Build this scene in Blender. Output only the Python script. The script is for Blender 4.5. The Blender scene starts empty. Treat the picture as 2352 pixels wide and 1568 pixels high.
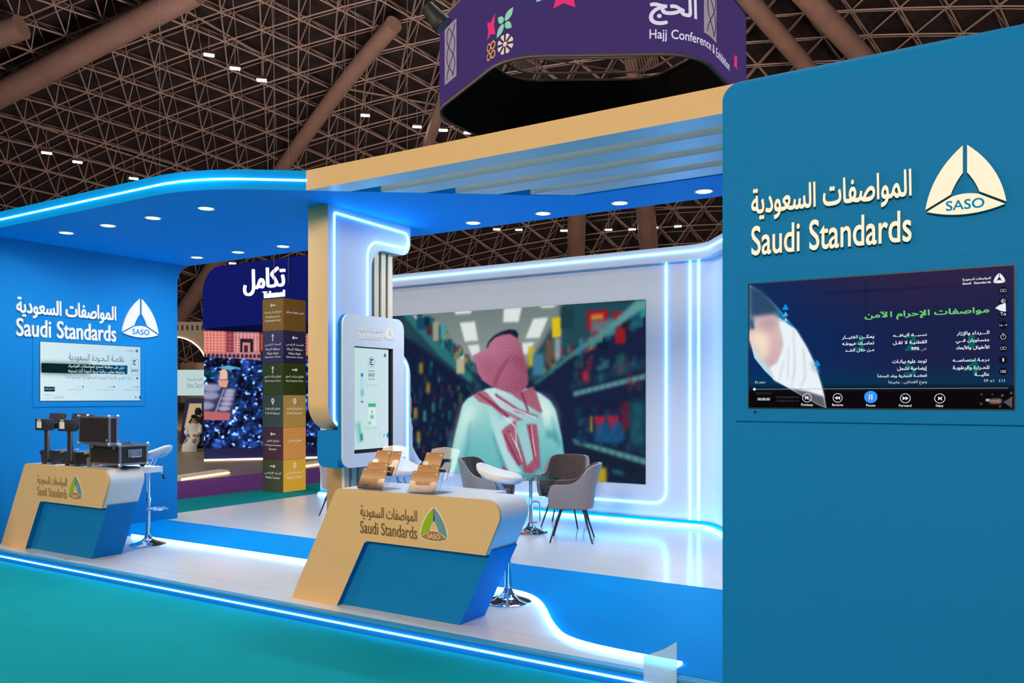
import bpy, bmesh, math, random, unicodedata
import numpy as np
from mathutils import Vector, Matrix
from mathutils.geometry import tessellate_polygon, delaunay_2d_cdt
PI = math.pi
SC = bpy.context.scene
COL = SC.collection
random.seed(7)
rng = np.random.default_rng(11)

# ---------------------------------------------------------------- camera, world, light, exposure
P = 0.12                       # top of the stand's platform above the hall floor (m)
HCAM = 1.87                    # lens height
cam = bpy.data.cameras.new('camera'); cam_o = bpy.data.objects.new('camera', cam); COL.objects.link(cam_o)
cam.sensor_width = 36.0; cam.sensor_fit = 'HORIZONTAL'
cam.lens = 1888.0 / 2352.0 * 36.0
cam.shift_y = (911.0 - 784.0) / 2352.0
cam.clip_start = 0.05; cam.clip_end = 600
cam_o.location = (0, 0, HCAM); cam_o.rotation_euler = (PI/2, 0, math.radians(31.874))
SC.camera = cam_o
SC.view_settings.view_transform = 'Standard'; SC.view_settings.look = 'None'
SC.view_settings.gamma = 1.0; SC.view_settings.exposure = 0.0; SC.view_settings.use_curve_mapping = False
SC.cycles.use_denoising = True
SC.cycles.max_bounces = 7; SC.cycles.diffuse_bounces = 3; SC.cycles.glossy_bounces = 3
SC.cycles.transmission_bounces = 6; SC.cycles.transparent_max_bounces = 10
SC.cycles.sample_clamp_indirect = 6.0
SC.cycles.caustics_reflective = False; SC.cycles.caustics_refractive = False
w = bpy.data.worlds.new('hall ambience'); SC.world = w; w.use_nodes = True
w.node_tree.nodes['Background'].inputs[0].default_value = (0.80, 0.86, 1.0, 1)
w.node_tree.nodes['Background'].inputs[1].default_value = 0.10

def area(name, loc, target, size, power, color):
    l = bpy.data.lights.new(name, 'AREA'); l.shape = 'DISK'; l.size = size; l.energy = power; l.color = color
    o = bpy.data.objects.new(name, l); COL.objects.link(o); o.location = loc
    o.rotation_euler = (Vector(target) - Vector(loc)).to_track_quat('-Z', 'Y').to_euler()
    return o
# the hall's own floodlight banks, high under the dome (behind and above the photographer)
area('hall_floodlight_bank', (0.5, -12.0, 9.5), (-4.5, 6.5, 1.5), 5.0, 2600, (1.0, 0.83, 0.60))
area('hall_floodlight_bank', (-20.0, -7.0, 17.0), (-7.0, 6.5, 1.0), 5.0, 1300, (1.0, 0.83, 0.62))
area('hall_floodlight_bank', (-6.0, 20.0, 26.0), (-5.0, 8.0, 0.0), 6.0, 900, (0.85, 0.93, 1.0))
area('hall_floodlight_bank', (-34.0, 6.0, 20.0), (-18.0, 16.0, 1.0), 6.0, 2500, (1.0, 0.82, 0.62))
# unseen uplights, added to brighten the roof lattice
area('added_dome_uplight', (-30.0, 30.0, 8.0), (-62.0, 62.0, 34.0), 10.0, 15000, (1.0, 0.80, 0.72))
area('added_dome_uplight', (10.0, 30.0, 8.0), (-10.0, 75.0, 34.0), 10.0, 17000, (1.0, 0.76, 0.60))

# ---------------------------------------------------------------- materials
def lin(c):
    return tuple(((x/255.0)/12.92 if x/255.0 <= 0.04045 else ((x/255.0+0.055)/1.055)**2.4) for x in c)
def mat(name, rgb, rough=0.5, metal=0.0, spec=0.5, noise=0.0, nscale=6.0, bump=0.0, linear=False, **kw):
    m = bpy.data.materials.new(name); m.use_nodes = True
    nt = m.node_tree; b = nt.nodes['Principled BSDF']
    c = tuple(rgb) if linear else lin(rgb)
    b.inputs['Base Color'].default_value = (*c, 1); b.inputs['Roughness'].default_value = rough
    b.inputs['Metallic'].default_value = metal; b.inputs['Specular IOR Level'].default_value = spec
    for k, v in kw.items(): b.inputs[k.replace('_', ' ')].default_value = v
    if noise or bump:
        tc = nt.nodes.new('ShaderNodeTexCoord'); n = nt.nodes.new('ShaderNodeTexNoise')
        n.inputs['Scale'].default_value = nscale; n.inputs['Detail'].default_value = 4
        nt.links.new(tc.outputs['Object'], n.inputs['Vector'])
        if noise:
            mx = nt.nodes.new('ShaderNodeMix'); mx.data_type = 'RGBA'
            mx.inputs[6].default_value = (*[x*(1-noise) for x in c], 1); mx.inputs[7].default_value = (*[min(1, x*(1+noise)) for x in c], 1)
            nt.links.new(n.outputs['Fac'], mx.inputs[0]); nt.links.new(mx.outputs[2], b.inputs['Base Color'])
        if bump:
            bp = nt.nodes.new('ShaderNodeBump'); bp.inputs['Strength'].default_value = bump; bp.inputs['Distance'].default_value = 0.01
            nt.links.new(n.outputs['Fac'], bp.inputs['Height']); nt.links.new(bp.outputs[0], b.inputs['Normal'])
    return m
def emis(name, rgb, s=1.0, linear=False):
    m = bpy.data.materials.new(name); m.use_nodes = True; nt = m.node_tree
    nt.nodes.remove(nt.nodes['Principled BSDF'])
    e = nt.nodes.new('ShaderNodeEmission'); c = tuple(rgb) if linear else lin(rgb)
    e.inputs[0].default_value = (*c, 1); e.inputs[1].default_value = s
    nt.links.new(e.outputs[0], nt.nodes['Material Output'].inputs[0])
    return m
def screen_mat(name, s=1.0):
    m = bpy.data.materials.new(name); m.use_nodes = True; nt = m.node_tree
    nt.nodes.remove(nt.nodes['Principled BSDF'])
    e = nt.nodes.new('ShaderNodeEmission'); a = nt.nodes.new('ShaderNodeAttribute'); a.attribute_name = 'picture'
    nt.links.new(a.outputs['Color'], e.inputs[0]); e.inputs[1].default_value = s
    nt.links.new(e.outputs[0], nt.nodes['Material Output'].inputs[0])
    return m
def clear_mat(name, tint=(0.96, 0.98, 1.0), gloss=0.0, rough=0.05, haze=0.0, hz=(0.8, 0.9, 1.0)):
    m = bpy.data.materials.new(name); m.use_nodes = True; nt = m.node_tree; nt.nodes.remove(nt.nodes['Principled BSDF'])
    t = nt.nodes.new('ShaderNodeBsdfTransparent'); t.inputs[0].default_value = (*tint, 1)
    g = nt.nodes.new('ShaderNodeBsdfGlossy'); g.inputs['Roughness'].default_value = rough
    f = nt.nodes.new('ShaderNodeLayerWeight'); f.inputs['Blend'].default_value = 0.25
    mp = nt.nodes.new('ShaderNodeMapRange'); mp.inputs[3].default_value = gloss; mp.inputs[4].default_value = 0.25
    mx = nt.nodes.new('ShaderNodeMixShader'); nt.links.new(f.outputs['Fresnel'], mp.inputs[0]); nt.links.new(mp.outputs[0], mx.inputs[0])
    nt.links.new(t.outputs[0], mx.inputs[1]); nt.links.new(g.outputs[0], mx.inputs[2]); out = mx
    if haze:
        d = nt.nodes.new('ShaderNodeBsdfDiffuse'); d.inputs[0].default_value = (*hz, 1); m2 = nt.nodes.new('ShaderNodeMixShader'); m2.inputs[0].default_value = haze
        nt.links.new(mx.outputs[0], m2.inputs[1]); nt.links.new(d.outputs[0], m2.inputs[2]); out = m2
    nt.links.new(out.outputs[0], nt.nodes['Material Output'].inputs[0])
    return m
M = {}
M['paint'] = mat('blue_paint', (0.008, 0.205, 0.525), 0.6, spec=0.06, noise=0.03, nscale=1.5, linear=True)
M['inlay'] = mat('blue_floor_vinyl', (0.0, 0.27, 0.70), 0.5, spec=0.03, noise=0.05, nscale=1.2, linear=True)
M['white'] = mat('white_laminate', (0.80, 0.81, 0.83), 0.38, spec=0.4, noise=0.01, linear=True)
M['wallwhite'] = mat('white_laminate_shaded_copy', (0.60, 0.67, 0.79), 0.42, spec=0.3, noise=0.01, linear=True)  # white laminate toned darker and bluer; shade and LED tint put into the colour
M['beige'] = mat('beige_laminate', (0.80, 0.50, 0.25), 0.55, spec=0.2, noise=0.02, linear=True)
M['wood'] = mat('tan_wood', (0.42, 0.25, 0.10), 0.5, noise=0.12, nscale=14, linear=True)
M['slat'] = mat('cream_slat', (0.72, 0.63, 0.44), 0.5, linear=True)
M['gap'] = mat('brown_recess', (0.19, 0.095, 0.055), 0.7, linear=True)
M['led'] = emis('blue_white_led', (0.065, 0.40, 1.0), 19.0, linear=True)
M['led_floor'] = emis('blue_white_floor_led', (0.065, 0.40, 1.0), 26.0, linear=True)
M['led_edge'] = emis('blue_white_edge_led', (0.095, 0.45, 1.0), 12.0, linear=True)
M['canopy'] = mat('blue_paint_lit_copy', (0.0, 0.37, 0.95), 0.6, spec=0.06, noise=0.02, nscale=1.5, linear=True)  # same blue paint made brighter; LED light on the soffit is in the colour
M['ledw'] = emis('white_led', (0.55, 0.78, 1.0), 6.0, linear=True)
M['warmled'] = emis('warm_led', (1.0, 0.72, 0.40), 3.0, linear=True)
M['lamp'] = emis('downlight_lens', (1.0, 0.97, 0.92), 14.0, linear=True)
M['flood'] = emis('floodlight_lens', (1.0, 0.90, 0.76), 30.0, linear=True)
M['ring'] = mat('white_trim', (0.8, 0.8, 0.8), 0.3, linear=True)
M['chrome'] = mat('chrome', (0.82, 0.84, 0.88), 0.07, metal=1.0, linear=True)
M['alu'] = mat('aluminium_edge', (0.62, 0.62, 0.64), 0.3, metal=1.0, linear=True)
M['black'] = mat('black_plastic', (0.012, 0.012, 0.014), 0.4, linear=True)
M['dark'] = mat('dark_grey_plastic', (0.030, 0.024, 0.024), 0.45, linear=True)
M['darkpan'] = mat('dark_brown_panel', (0.022, 0.014, 0.013), 0.5, noise=0.2, nscale=40, linear=True)
M['carpet'] = mat('teal_carpet', (0.0, 0.30, 0.335), 0.95, spec=0.1, noise=0.07, nscale=3, bump=0.25, linear=True)
M['purple'] = mat('purple_carpet', (0.16, 0.05, 0.30), 0.95, spec=0.1, noise=0.08, nscale=3, linear=True)
M['booth_floor'] = mat('grey_oak_floor', (0.22, 0.17, 0.12), 0.4, noise=0.2, nscale=2, linear=True)
M['truss'] = mat('painted_steel', (0.28, 0.20, 0.175), 0.6, noise=0.2, nscale=0.3, linear=True)
M['pipe'] = mat('brown_painted_steel_pipe', (0.24, 0.145, 0.12), 0.6, noise=0.25, nscale=0.5, linear=True)
M['deck'] = mat('dark_roof_deck', (0.020, 0.012, 0.013), 0.9, noise=0.4, nscale=0.2, linear=True)
M['pad'] = mat('white_vinyl', (0.82, 0.81, 0.78), 0.35, linear=True)
M['velvet'] = mat('dark_brown_velvet', (0.060, 0.042, 0.040), 0.9, noise=0.35, nscale=9, linear=True, Sheen_Weight=0.3)
M['gold'] = emis('lit_cream_letters', (1.0, 0.86, 0.62), 1.05, linear=True)
M['goldside'] = mat('gold_letter_side', (0.65, 0.48, 0.22), 0.4, linear=True)
M['whitelit'] = emis('lit_white_letters', (0.86, 0.93, 1.0), 1.05, linear=True)
M['engrave'] = mat('engraved_brown', (0.17, 0.10, 0.045), 0.6, linear=True)
M['engrave_pale'] = mat('engraved_tan', (0.42, 0.29, 0.14), 0.6, linear=True)
M['lime'] = mat('lime_acrylic', (0.33, 0.50, 0.005), 0.35, linear=True)
M['steelblue'] = mat('grey_blue_acrylic', (0.17, 0.33, 0.40), 0.35, linear=True)
M['copper'] = mat('copper_acrylic', (0.48, 0.20, 0.06), 0.35, linear=True)
M['cream'] = mat('cream_edge', (0.85, 0.80, 0.66), 0.4, linear=True)
M['navy'] = emis('navy_emissive_board', (0.006, 0.010, 0.125), 1.0, linear=True)  # header board emits its navy colour evenly
M['clear'] = clear_mat('clear_acrylic')
M['glass'] = clear_mat('green_tinted_glass', (0.55, 0.80, 0.78), 0.12, 0.02)
M['frost'] = clear_mat('ghost_pane_film', (0.70, 0.90, 1.0), 0.06, 0.4, 0.5, (0.70, 0.88, 1.0))  # for the made-up pane that stands for a stitching ghost
M['skin'] = mat('skin', (0.40, 0.24, 0.16), 0.5, linear=True)
M['cloth'] = mat('white_cotton', (0.72, 0.74, 0.78), 0.9, noise=0.05, nscale=8, bump=0.3, linear=True)
M['redcloth'] = mat('red_white_check_scarf', (0.45, 0.16, 0.20), 0.9, noise=0.3, nscale=60, linear=True)
M['blackcloth'] = mat('black_cloth', (0.010, 0.010, 0.012), 0.9, linear=True)
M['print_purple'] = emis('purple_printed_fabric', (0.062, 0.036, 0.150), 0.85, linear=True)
M['ringback'] = mat('black_mesh_back', (0.004, 0.003, 0.003), 0.9, spec=0.1, linear=True)
# corduroy: a wave bump on grey fabric
def corduroy():
    m = mat('grey_corduroy', (0.25, 0.225, 0.235), 0.9, linear=True, Sheen_Weight=0.4); nt = m.node_tree; b = nt.nodes['Principled BSDF']
    tc = nt.nodes.new('ShaderNodeTexCoord'); wv = nt.nodes.new('ShaderNodeTexWave'); wv.inputs['Scale'].default_value = 22; wv.bands_direction = 'X'
    mp = nt.nodes.new('ShaderNodeMapping'); mp.inputs['Rotation'].default_value = (0, 0, 0.6)
    nt.links.new(tc.outputs['Object'], mp.inputs[0]); nt.links.new(mp.outputs[0], wv.inputs['Vector'])
    bp = nt.nodes.new('ShaderNodeBump'); bp.inputs['Strength'].default_value = 0.5; bp.inputs['Distance'].default_value = 0.006
    nt.links.new(wv.outputs['Fac'], bp.inputs['Height']); nt.links.new(bp.outputs[0], b.inputs['Normal'])
    return m
M['cord'] = corduroy()
def tiled_floor():
    m = mat('glossy_white_floor_panels', (0.74, 0.745, 0.75), 0.16, spec=0.38, linear=True); nt = m.node_tree; b = nt.nodes['Principled BSDF']
    tc = nt.nodes.new('ShaderNodeTexCoord'); mp = nt.nodes.new('ShaderNodeMapping'); mp.inputs['Location'].default_value = (0.35, -8.85+1.22*8, 0)
    br = nt.nodes.new('ShaderNodeTexBrick'); br.inputs['Scale'].default_value = 1.0; br.inputs['Brick Width'].default_value = 60.0
    br.inputs['Row Height'].default_value = 1.22; br.inputs['Mortar Size'].default_value = 0.0025; br.offset = 0.5
    br.inputs['Color1'].default_value = (0.74, 0.745, 0.75, 1); br.inputs['Color2'].default_value = (0.725, 0.73, 0.735, 1); br.inputs['Mortar'].default_value = (0.35, 0.37, 0.40, 1)
    nt.links.new(tc.outputs['Object'], mp.inputs[0]); nt.links.new(mp.outputs[0], br.inputs['Vector']); nt.links.new(br.outputs['Color'], b.inputs['Base Color'])
    return m
M['floor'] = tiled_floor()

# ---------------------------------------------------------------- mesh helpers
class MB:
    """collects shapes of ONE part; build() links it as one mesh object"""
    def __init__(s): s.v = []; s.f = []; s.m = []
    def add(s, vs, fs, mi=0):
        o = len(s.v); s.v += [tuple(map(float, p)) for p in vs]; s.f += [tuple(i+o for i in f) for f in fs]; s.m += [mi]*len(fs); return s
    def box(s, a, b, mi=0):
        x0, y0, z0 = a; x1, y1, z1 = b
        vs = [(x0,y0,z0),(x1,y0,z0),(x1,y1,z0),(x0,y1,z0),(x0,y0,z1),(x1,y0,z1),(x1,y1,z1),(x0,y1,z1)]
        return s.add(vs, [(3,2,1,0),(4,5,6,7),(0,1,5,4),(1,2,6,5),(2,3,7,6),(3,0,4,7)], mi)
    def rbox(s, a, b, r=0.01, seg=2, mi=0, fn=None):
        bm = bmesh.new(); bmesh.ops.create_cube(bm, size=1)
        for v in bm.verts: v.co = Vector([(a[i]+b[i])/2 + v.co[i]*(b[i]-a[i]) for i in range(3)])
        if r: bmesh.ops.bevel(bm, geom=list(bm.edges), offset=r, segments=seg, affect='EDGES', profile=0.5)
        return s.bm(bm, mi, fn)
    def bm(s, bm, mi=0, fn=None):
        bm.verts.index_update(); vs = [tuple(fn(v.co) if fn else v.co) for v in bm.verts]
        s.add(vs, [[v.index for v in f.verts] for f in bm.faces], mi); bm.free(); return s
    def prism(s, pts, fr, d0, d1, mi=0, side=None, back=True, holes=()):
        """polygon in a frame (o,u,v,n) extruded from d0 to d1 along n"""
        loops = [list(pts)] + [list(h) for h in holes]; flat = [q for l in loops for q in l]
        tri = tessellate_polygon([[Vector((x, y, 0)) for x, y in l] for l in loops])
        N = len(flat); A = [fr(x, y, d0) for x, y in flat]; B = [fr(x, y, d1) for x, y in flat]
        def ar(t): (x0,y0),(x1,y1),(x2,y2) = [flat[i] for i in t]; return (x1-x0)*(y2-y0)-(x2-x0)*(y1-y0)
        tri = [t if ar(t) > 0 else (t[0], t[2], t[1]) for t in tri]
        s.add(A+B, [(a+N, b+N, c+N) for a, b, c in tri], mi)
        if back: s.add(A, [(c, b, a) for a, b, c in tri], mi)
        if d0 != d1:
            k = 0; fs = []
            for li, l in enumerate(loops):
                n = len(l); sg = sum(l[i][0]*l[(i+1) % n][1]-l[(i+1) % n][0]*l[i][1] for i in range(n))
                fwd = (sg > 0) == (li == 0)
                for i in range(n):
                    a, b = k+i, k+(i+1) % n
                    fs.append((a, b, b+N, a+N) if fwd else (b, a, a+N, b+N))
                k += n
            s.add(A+B, fs, mi if side is None else side)
        return s
    def tube(s, path, r, n=8, closed=False, cap=True, mi=0):
        ps = [Vector(p) for p in path]; N = len(ps); rr = r if isinstance(r, (list, tuple)) else [r]*N
        t0 = (ps[1]-ps[0]).normalized(); up = Vector((0,0,1)) if abs(t0.z) < 0.9 else Vector((1,0,0)); a = t0.cross(up).normalized()
        vs = []
        for i, p in enumerate(ps):
            if closed: t = (ps[(i+1) % N]-ps[i-1]).normalized()
            else: t = (ps[min(i+1, N-1)]-ps[max(i-1, 0)]).normalized()
            a = (a - t*a.dot(t)).normalized(); b = t.cross(a)
            for k in range(n):
                q = 2*PI*(k+0.5)/n; vs.append(p + (a*math.cos(q)+b*math.sin(q))*rr[i])
        fs = []
        for i in range(N if closed else N-1):
            j = (i+1) % N
            for k in range(n): fs.append((i*n+k, i*n+(k+1) % n, j*n+(k+1) % n, j*n+k))
        if cap and not closed: fs += [tuple(range(n))[::-1], tuple((N-1)*n+k for k in range(n))]
        return s.add(vs, fs, mi)
    def lathe(s, prof, c=(0,0,0), n=32, mi=0, fn=None):
        vs = []; fs = []
        for r, z in prof:
            for k in range(n):
                q = 2*PI*k/n; p = (c[0]+r*math.cos(q), c[1]+r*math.sin(q), c[2]+z); vs.append(fn(p) if fn else p)
        for i in range(len(prof)-1):
            for k in range(n): fs.append((i*n+k, i*n+(k+1) % n, (i+1)*n+(k+1) % n, (i+1)*n+k))
        if prof[0][0] > 1e-6: fs.append(tuple(range(n))[::-1])
        if prof[-1][0] > 1e-6: fs.append(tuple((len(prof)-1)*n+k for k in range(n)))
        return s.add(vs, fs, mi)
    def build(s, name, mats, parent=None, smooth=35, local=False, label=None):
        me = bpy.data.meshes.new(name); me.from_pydata(s.v, [], s.f)
        for m_ in (mats if isinstance(mats, (list, tuple)) else [mats]): me.materials.append(m_)
        if max(s.m, default=0): me.polygons.foreach_set('material_index', s.m)
        if smooth:
            me.polygons.foreach_set('use_smooth', [True]*len(me.polygons)); me.set_sharp_from_angle(angle=math.radians(smooth))
        me.validate(); o = bpy.data.objects.new(name, me); COL.objects.link(o)
        if parent is not None:
            o.parent = parent
            if not local: o.matrix_parent_inverse = world_of(parent).inverted()
        if label: o['label'] = label
        return o
def world_of(o):
    m = Matrix.LocRotScale(o.location, o.rotation_euler, o.scale)
    return m if o.parent is None else world_of(o.parent) @ o.matrix_parent_inverse @ m
def thing(name, label, cat, loc=(0,0,0), rz=0.0, group=None):
    o = bpy.data.objects.new(name, None); o.empty_display_size = 0.1; COL.objects.link(o)
    o.location = loc; o.rotation_euler = (0, 0, rz); o['label'] = label; o['category'] = cat
    if group: o['group'] = group
    return o
def tag(o, label, cat, group=None):
    o['label'] = label; o['category'] = cat
    if group: o['group'] = group
    return o
def struct(o): o['kind'] = 'structure'; return o
def copy_tree(o, parent=None):
    c = o.copy(); COL.objects.link(c)
    if parent is not None: c.parent = parent; c.matrix_parent_inverse = o.matrix_parent_inverse.copy()
    for ch in list(o.children): copy_tree(ch, c)
    return c
# flat frames: (u, v, depth towards the viewer's side) -> world
def faceY(Y): return lambda u, v, d: (u, Y-d, v)          # faces -Y (front), u=X, v=Z
def faceX(X): return lambda u, v, d: (X+d, u, v)          # faces +X, u=Y, v=Z
def faceZ(Z): return lambda u, v, d: (u, v, Z+d)          # faces up
def rpoly(pts, rad, seg=8):
    """polygon with rounded corners"""
    out = []; n = len(pts); rs = rad if isinstance(rad, (list, tuple)) else [rad]*n
    for i in range(n):
        p0, p, p1 = Vector(pts[i-1]), Vector(pts[i]), Vector(pts[(i+1) % n]); r = rs[i]
        if r <= 0: out.append(tuple(p)); continue
        a, b = (p0-p).normalized(), (p1-p).normalized(); ang = a.angle(b); t = r/math.tan(ang/2)
        t = min(t, (p0-p).length*0.49, (p1-p).length*0.49); r = t*math.tan(ang/2)
        c = p + (a+b).normalized()*(r/math.sin(ang/2)); s0, s1 = p+a*t-c, p+b*t-c
        A = s0.angle(s1)
        for k in range(seg+1):
            f = k/seg; q = (s0*math.sin((1-f)*A)+s1*math.sin(f*A))/math.sin(A) if A > 1e-5 else s0
            out.append(tuple(c+q))
    return out
def ropen(pts, rad, seg=8):
    """open path with rounded inner corners"""
    n = len(pts); rs = rad if isinstance(rad, (list, tuple)) else [rad]*n
    full = rpoly([Vector(p).to_2d() for p in pts], [0]+list(rs[1:-1])+[0], seg); return full
def rect(u0, v0, u1, v1): return [(u0,v0),(u1,v0),(u1,v1),(u0,v1)]
def circ(cx, cy, r, n=24, ry=None): return [(cx+r*math.cos(2*PI*k/n), cy+(ry or r)*math.sin(2*PI*k/n)) for k in range(n)]

# ---------------------------------------------------------------- lettering
FORMS = {}
for cp in range(0xFE70, 0xFEFD):
    dd = unicodedata.decomposition(chr(cp)).split()
    if len(dd) >= 2 and dd[0] in ('<isolated>', '<initial>', '<medial>', '<final>'):
        FORMS.setdefault(''.join(chr(int(x, 16)) for x in dd[1:]), {})[dd[0][1:3]] = chr(cp)
def shape(s):
    """joins Arabic letters and sets them right to left"""
    if not any('\u0600' <= c <= '\u06ff' for c in s): return s
    out = []; i = 0; prev = False
    while i < len(s):
        k = s[i:i+2] if s[i] == '\u0644' and s[i:i+2] in FORMS else s[i]
        if k == '\u0640': out.append(k); prev = True; i += 1; continue
        f = FORMS.get(k)
        if not f:
            j = i
            while j < len(s) and s[j] not in FORMS and s[j] not in ' \u0640': j += 1
            out.append(s[i:max(j, i+1)]); prev = False; i = max(j, i+1); continue
        nx = s[i+len(k)] if i+len(k) < len(s) else ''
        jn = ('in' in f or 'me' in f) and (nx == '\u0640' or 'fi' in FORMS.get(nx, {}))
        pv = prev and 'fi' in f
        key = 'me' if pv and jn else 'fi' if pv else 'in' if jn else 'is'
        out.append(f.get(key, f.get('is', k))); prev = jn; i += len(k)
    return ''.join(reversed(out))
_glyph = {}
def outlines(body):
    if body in _glyph: return _glyph[body]
    c = bpy.data.curves.new('t', 'FONT'); c.body = shape(body); c.size = 1.0
    o = bpy.data.objects.new('t', c); COL.objects.link(o)
    cv = o.to_curve(bpy.context.evaluated_depsgraph_get()); polys = []
    for sp in cv.splines:
        pts = sp.bezier_points; n = len(pts); pl = []
        for i in range(n):
            a, b = pts[i], pts[(i+1) % n]; p0, p1, p2, p3 = a.co, a.handle_right, b.handle_left, b.co
            st = 1 if ((p1-p0).cross(p3-p0).length < 1e-5 and (p2-p0).cross(p3-p0).length < 1e-5) else 4
            for k in range(st):
                t = k/st; q = p0*(1-t)**3+p1*3*t*(1-t)**2+p2*3*t*t*(1-t)+p3*t**3; pl.append((q.x, q.y))
        cl = [q for k, q in enumerate(pl) if k == 0 or (abs(q[0]-pl[k-1][0])+abs(q[1]-pl[k-1][1])) > 1e-4]
        if len(cl) > 2: polys.append(cl)
    o.to_curve_clear(); bpy.data.objects.remove(o); bpy.data.curves.remove(c)
    _glyph[body] = polys; return polys
def sarea(p): return 0.5*sum(p[i][0]*p[(i+1) % len(p)][1]-p[(i+1) % len(p)][0]*p[i][1] for i in range(len(p)))
def inside(q, p):
    r = False; n = len(p)
    for i in range(n):
        (x0, y0), (x1, y1) = p[i], p[(i+1) % n]
        if (y0 > q[1]) != (y1 > q[1]) and q[0] < (x1-x0)*(q[1]-y0)/(y1-y0)+x0: r = not r
    return r
def offset(p, d):
    n = len(p); out = []
    for i in range(n):
        a, b, c = Vector(p[i-1]), Vector(p[i]), Vector(p[(i+1) % n])
        t = ((b-a).normalized()+(c-b).normalized())
        t = t.normalized() if t.length > 1e-4 else (b-a).normalized()
        out.append((b.x+t.y*d, b.y-t.x*d))
    return out
_fill = {}
def filled(body, bold):
    """non-zero winding fill of a line of lettering: points, triangles, boundary edges"""
    if (body, bold) in _fill: return _fill[(body, bold)]
    polys = outlines(body); sgn = 1 if sarea(max(polys, key=lambda p: abs(sarea(p)))) > 0 else -1
    if bold: polys = [offset(p, bold*sgn) for p in polys]
    vs, es = [], []
    for p in polys:
        k = len(vs); n = len(p); vs += [Vector(q) for q in p]; es += [(k+i, k+(i+1) % n) for i in range(n)]
    V, _, T, *_r = delaunay_2d_cdt(vs, es, [], 0, 1e-6, False)
    pts = np.array([(v.x, v.y) for v in V]); T = np.array([t for t in T if len(t) == 3]); C = pts[T].mean(1); W = np.zeros(len(C))
    for p in polys:
        for i in range(len(p)):
            (x0, y0), (x1, y1) = p[i], p[(i+1) % len(p)]
            if y0 == y1: continue
            up = (y0 <= C[:, 1]) & (y1 > C[:, 1]); dn = (y1 <= C[:, 1]) & (y0 > C[:, 1])
            xi = x0+(C[:, 1]-y0)*(x1-x0)/(y1-y0)
            W += (up & (xi > C[:, 0])).astype(float)-(dn & (xi > C[:, 0]))
    K = T[np.abs(W) > 0.5]; A = (pts[K[:, 1]]-pts[K[:, 0]]); B = (pts[K[:, 2]]-pts[K[:, 0]]); cw = A[:, 0]*B[:, 1]-A[:, 1]*B[:, 0] < 0
    K[cw] = K[cw][:, [0, 2, 1]]
    E = {}
    for t in K.tolist():
        for i in range(3): E[(t[i], t[(i+1) % 3])] = 1
    bd = [e for e in E if (e[1], e[0]) not in E]
    _fill[(body, bold)] = (pts, K.tolist(), bd); return _fill[(body, bold)]
def text(mb, body, fr, u0, v0, u1, v1, d0=0.001, d1=0.001, bold=0.0, mi=0, side=None):
    """lettering stretched to fill the rectangle (u0,v0)-(u1,v1) of a frame"""
    pts, K, bd = filled(body, bold); used = sorted({i for t in K for i in t}); ix = {k: i for i, k in enumerate(used)}
    q = pts[used]; lo, hi = q.min(0), q.max(0); q = (q-lo)/np.maximum(hi-lo, 1e-6)*np.array([u1-u0, v1-v0])+np.array([u0, v0]); n = len(q)
    F_ = [fr(x, y, d1) for x, y in q]
    mb.add(F_, [tuple(ix[i] for i in t) for t in K], mi)
    if d1 > d0:
        Bk = [fr(x, y, d0) for x, y in q]; mb.add(Bk+F_, [(ix[a], ix[b], ix[b]+n, ix[a]+n) for a, b in bd], mi if side is None else side)
def emblem(fr, cu, top, wd, g=0.026):
    """the three curved segments of the triangular mark -> list of polygons (left, right, bottom)"""
    def arc(a, b, bulge, n=12):
        a, b = Vector(a), Vector(b); m_ = (a+b)/2; d = b-a; nr = Vector((d.y, -d.x)).normalized(); c = m_+nr*bulge*2
        return [tuple(a*(1-t)**2+c*2*t*(1-t)+b*t*t) for t in [k/n for k in range(n+1)]]
    k = lambda pts: [(cu+x*wd, top+y*wd) for x, y in pts]
    L = arc((-g, -0.004), (-0.492, -0.845), 0.09) + [(-0.17, -0.665)] + arc((-0.17, -0.655), (-g, -0.385), -0.012)
    R = [(-x, y) for x, y in L][::-1]
    B = arc((-0.478, -0.875), (0.478, -0.875), 0.085)[::1] + [(0.165, -0.70)] + arc((0.165, -0.70), (-0.165, -0.70), 0.025)
    return [k(L), k(R), k(B)]

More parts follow.
